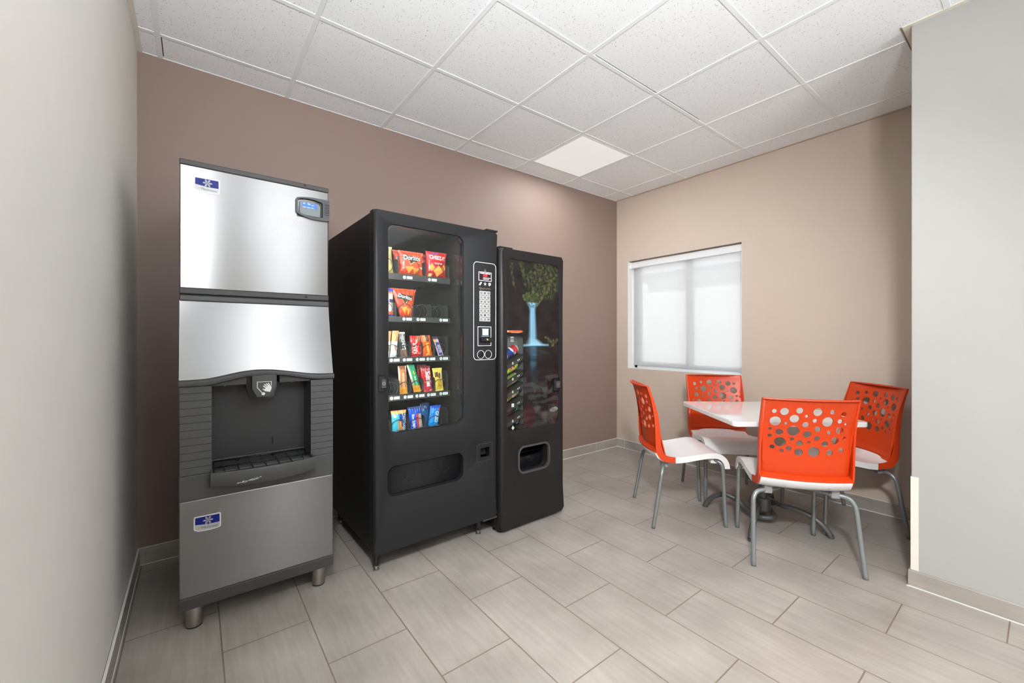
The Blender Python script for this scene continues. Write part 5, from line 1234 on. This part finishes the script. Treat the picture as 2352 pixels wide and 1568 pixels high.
# top lip and rear ledge following the bow
def bowed_bar(bm, prof, n=20, w=HW-0.002, bowk=1.0):
    rg = []
    for i in range(n+1):
        s = -w+2*w*i/n; rg.append([bm.verts.new((s, f+bow(s)*bowk, z)) for f, z in prof])
    m = len(prof)
    for A, B in zip(rg, rg[1:]):
        for q in range(m): bm.faces.new((A[q], A[(q+1) % m], B[(q+1) % m], B[q])).smooth = True
    bm.faces.new(rg[0]); bm.faces.new(list(reversed(rg[-1])))
bowed_bar(bm, [(-0.2525, 0.890), (-0.254, 0.895), (-0.258, 0.897), (-0.265, 0.8955), (-0.267, 0.891), (-0.263, 0.886), (-0.256, 0.883)])
bowed_bar(bm, [(-0.165, 0.494), (-0.2085, 0.476), (-0.2085, 0.468), (-0.200, 0.462), (-0.155, 0.468)], w=HW-0.006, bowk=0.85)
back = mesh_obj('backrest', bm, M['orange'], chair, sharp=38, recalc=True)
# seat shell
top_path = [(-0.172, 0.470), (-0.150, 0.4525), (-0.118, 0.4425), (-0.084, 0.4385), (-0.03, 0.442), (0.03, 0.452), (0.083, 0.462), (0.137, 0.470), (0.187, 0.466), (0.224, 0.446), (0.247, 0.412), (0.256, 0.372)]
bot_path = [(-0.083, 0.402), (0.0, 0.411), (0.083, 0.428), (0.145, 0.436), (0.190, 0.430), (0.214, 0.407), (0.223, 0.371)]
bm = NB(); T_ = smooth_path([(0, f, z) for f, z in top_path], 4); n = 18; th = 0.008; tops = []; bots = []
for i, p in enumerate(T_):
    a = T_[max(0, i-1)]; b = T_[min(len(T_)-1, i+1)]; tg = (b-a).normalized(); nm = Vector((0, -tg.z, tg.y))
    fr_ = i/(len(T_)-1); k = max(0, 1-fr_*3.2); rt, rb = [], []
    for j in range(n+1):
        w_ = HW-0.0015-(0.006*max(0, fr_-0.8)/0.2); s = -w_+2*w_*j/n; e = 1-(s/HW)**2
        dish = -0.007*e*math.sin(PI*min(1, max(0, (fr_-0.1)/0.75)))
        q = p+nm*dish; rt.append(bm.verts.new((s, q.y+bow(s)*k*0.9, q.z))); q2 = q-nm*th; rb.append(bm.verts.new((s, q2.y+bow(s)*k*0.9, q2.z)))
    tops.append(rt); bots.append(rb)
for G, fl in ((tops, 0), (bots, 1)):
    for A, B in zip(G, G[1:]):
        for j in range(n): bm.faces.new((A[j], A[j+1], B[j+1], B[j])).smooth = True
for G in ((tops[0], bots[0]), (tops[-1], bots[-1])):
    for j in range(n): bm.faces.new((G[0][j], G[0][j+1], G[1][j+1], G[1][j]))
for j in (0, n):
    for i in range(len(tops)-1): bm.faces.new((tops[i][j], tops[i+1][j], bots[i+1][j], bots[i][j]))
for sg in (-1, 1): sweep_flange(bm, top_path[3:], [(-0.083, 0.402), (-0.03, 0.406), (0.03, 0.418), (0.083, 0.428), (0.145, 0.436), (0.190, 0.430), (0.210, 0.412), (0.220, 0.393), (0.2235, 0.371)], sg*HW*0.997, sg*(HW-0.008))
# under-pan showing below the orange ledge at the back
bowed_bar(bm, [(-0.2065, 0.468), (-0.205, 0.458), (-0.190, 0.430), (-0.160, 0.411), (-0.120, 0.403), (-0.06, 0.402), (-0.06, 0.408), (-0.120, 0.410), (-0.155, 0.418), (-0.182, 0.436), (-0.196, 0.468)], w=HW-0.009, bowk=0.8)
seat = mesh_obj('seat', bm, M['seat_white'], chair, sharp=40, recalc=True)
for s in (-0.10, 0.10):
    bm = NB(); bmesh.ops.create_cone(bm, cap_ends=True, segments=12, radius1=0.005, radius2=0.005, depth=0.002, matrix=Matrix.Translation((s, -0.2025+bow(s)*0.8+0.007, 0.4335)) @ Matrix.Rotation(PI/2-0.6, 4, 'X'))
    mesh_obj('screw_cap', bm, M['clamp_grey'], seat)
for sg in (-1, 1):
    bm = NB(); box(bm, sg*0.165-0.018, sg*0.165+0.018, 0.15, 0.215, 0.395, 0.425, bev=0.004); mesh_obj('front_clip', bm, M['seat_white'], seat)
# tube frame: two side tubes under the seat plus the four legs
LR = 0.0115
for sg in (-1, 1):
    bm = NB(); tube(bm, smooth_path([(sg*0.150, -0.140, 0.379), (sg*0.095, -0.10, 0.379), (sg*0.055, -0.04, 0.383), (sg*0.050, 0.03, 0.393), (sg*0.085, 0.10, 0.410), (sg*0.145, 0.165, 0.419), (sg*0.185, 0.195, 0.410)], 6), LR*0.95, 12); mesh_obj('side_tube', bm, M['leg_grey'], chair)
    bm = NB(); P = smooth_path([(sg*0.135, -0.138, 0.382), (sg*0.175, -0.150, 0.380), (sg*0.212, -0.163, 0.372), (sg*0.232, -0.174, 0.345), (sg*0.2385, -0.184, 0.300), (sg*0.245, -0.209, 0.15), (sg*0.252, -0.235, 0.0)], 6); P[-1].z = 0.0
    tube(bm, P, LR, 16); lg = mesh_obj('leg', bm, M['leg_grey'], chair)
    bm = NB(); P = smooth_path([(sg*0.165, 0.165, 0.418), (sg*0.190, 0.192, 0.412), (sg*0.204, 0.210, 0.390), (sg*0.208, 0.216, 0.350), (sg*0.2095, 0.224, 0.18), (sg*0.211, 0.232, 0.0)], 6)
    tube(bm, P, LR, 16); mesh_obj('leg', bm, M['leg_grey'], chair)
    bm = NB(); box(bm, sg*0.157-0.019, sg*0.157+0.019, -0.160, -0.118, 0.364, 0.414, bev=0.004); box(bm, sg*0.157-0.021, sg*0.157+0.021, -0.158, -0.120, 0.3655, 0.3795, bev=0.004); mesh_obj('clamp', bm, M['clamp_grey'], chair)
def place(o, cx, cy, deg, label):
    o.location = (cx, cy, 0); o.rotation_euler = (0, 0, math.radians(deg-90)); o['label'] = label
spots = [(2.504/2+2.872/2, (0.7575+1.0457)/2, 38.1, 'orange-backed chair in front, seen from behind, nearest to the camera'),
         ((2.473+2.8265)/2, (1.7215+1.4155)/2, -40.9, 'orange-backed chair on the left of the table, seen side-on beside the vending machines'),
         ((3.429+3.097)/2, (1.700+1.372)/2, 224.6, 'orange-backed chair facing the camera directly under the window'),
         ((3.5855+3.224)/2-0.030, (0.712+1.008)/2-0.004, 140.8, 'orange-backed chair on the right, partly behind the off-white partition edge')]
for i, (a, b, c, lab) in enumerate(spots):
    place(chair if i == 0 else copy_tree(chair), a, b, c, lab)

# ================================================================== TABLE
TB = thing('cafe_table', (2.968, 1.151, 0), math.radians(-38.7), 'square white pedestal table with a dark grey curved tube base, ringed by the chairs', 'table')
bm = NB(); plate(bm, rrect(-0.381, 0.381, -0.381, 0.381, 0.03, 8), [], fmap=lambda u, v, s: (u, v, 0.728 if s else 0.700))
bmesh.ops.bevel(bm, geom=[e for e in bm.edges if len(e.link_faces) == 2 and abs(e.link_faces[0].normal.z-e.link_faces[1].normal.z) > 0.5], offset=0.003, segments=3, affect='EDGES')
mesh_obj('tabletop', bm, M['table_white'], TB, sharp=30)
bm = NB(); lathe(bm, [(0.026, 0.15), (0.026, 0.70)], 0, 0, 24); mesh_obj('column', bm, M['base_grey'], TB, sharp=40)
bm = NB(); plate(bm, rrect(-0.16, 0.16, -0.16, 0.16, 0.01, 2), [], fmap=lambda u, v, s: (u, v, 0.700 if s else 0.693)); mesh_obj('mounting_plate', bm, M['base_grey'], TB)
bm = NB(); lathe(bm, [(0.036, 0.066), (0.045, 0.074), (0.0475, 0.10), (0.049, 0.150), (0.046, 0.158), (0.027, 0.160)], 0, 0, 28); lathe(bm, [(0.012, 0.045), (0.020, 0.050), (0.030, 0.068)], 0, 0, 20); mesh_obj('hub', bm, M['base_grey'], TB, sharp=40)
rel = lambda deg: math.radians(deg+38.7)
def base_tube(a_start, a_end, zc, ccw, zpk):
    """foot at a_start, arch, half wrap round the hub, arch, foot at a_end (world degrees)"""
    a0, a1 = a_start, a_end
    if ccw:
        while a1 < a0: a1 += 360
    else:
        while a1 > a0: a1 -= 360
    R0 = 0.353; rr = 0.068
    def pol(r, deg, z): t = rel(deg); return Vector((r*math.cos(t), r*math.sin(t), z))
    prof = [(0.357, 0.012), (0.340, 0.040), (0.310, 0.078), (0.270, 0.106), (0.225, 0.119), (0.180, 0.113), (0.140, 0.093), (0.105, 0.069)] if zc < 0.08 else [(0.357, 0.012), (0.342, 0.036), (0.315, 0.066), (0.275, 0.094), (0.230, 0.113), (0.180, 0.124), (0.130, 0.129), (0.100, 0.129)]
    s = 1 if ccw else -1
    P = [pol(r, a0+(s*8 if r < 0.11 else 0), z) for r, z in prof]
    start = a0+s*48; endw = a1-s*48; steps = 10
    for k in range(steps+1): P.append(pol(rr, start+(endw-start)*k/steps, zc))
    P += [pol(r, a1-(s*8 if r < 0.11 else 0), z) for r, z in reversed(prof)]
    bm = NB(); tube(bm, smooth_path(P, 5), 0.017, 14)
    o = mesh_obj('base_tube', bm, M['base_grey'], TB)
    for a in (a0, a1):
        bm = NB(); q = pol(R0+0.004, a, 0); lathe(bm, [(0.016, 0.0), (0.0178, 0.003), (0.0178, 0.014)], q.x, q.y, 16); mesh_obj('foot_cap', bm, M['base_grey'], o, sharp=40)
base_tube(101.5, 371.5-0, 0.050, True, 0.120)
base_tube(281.5, 191.5, 0.128, True, 0.135)
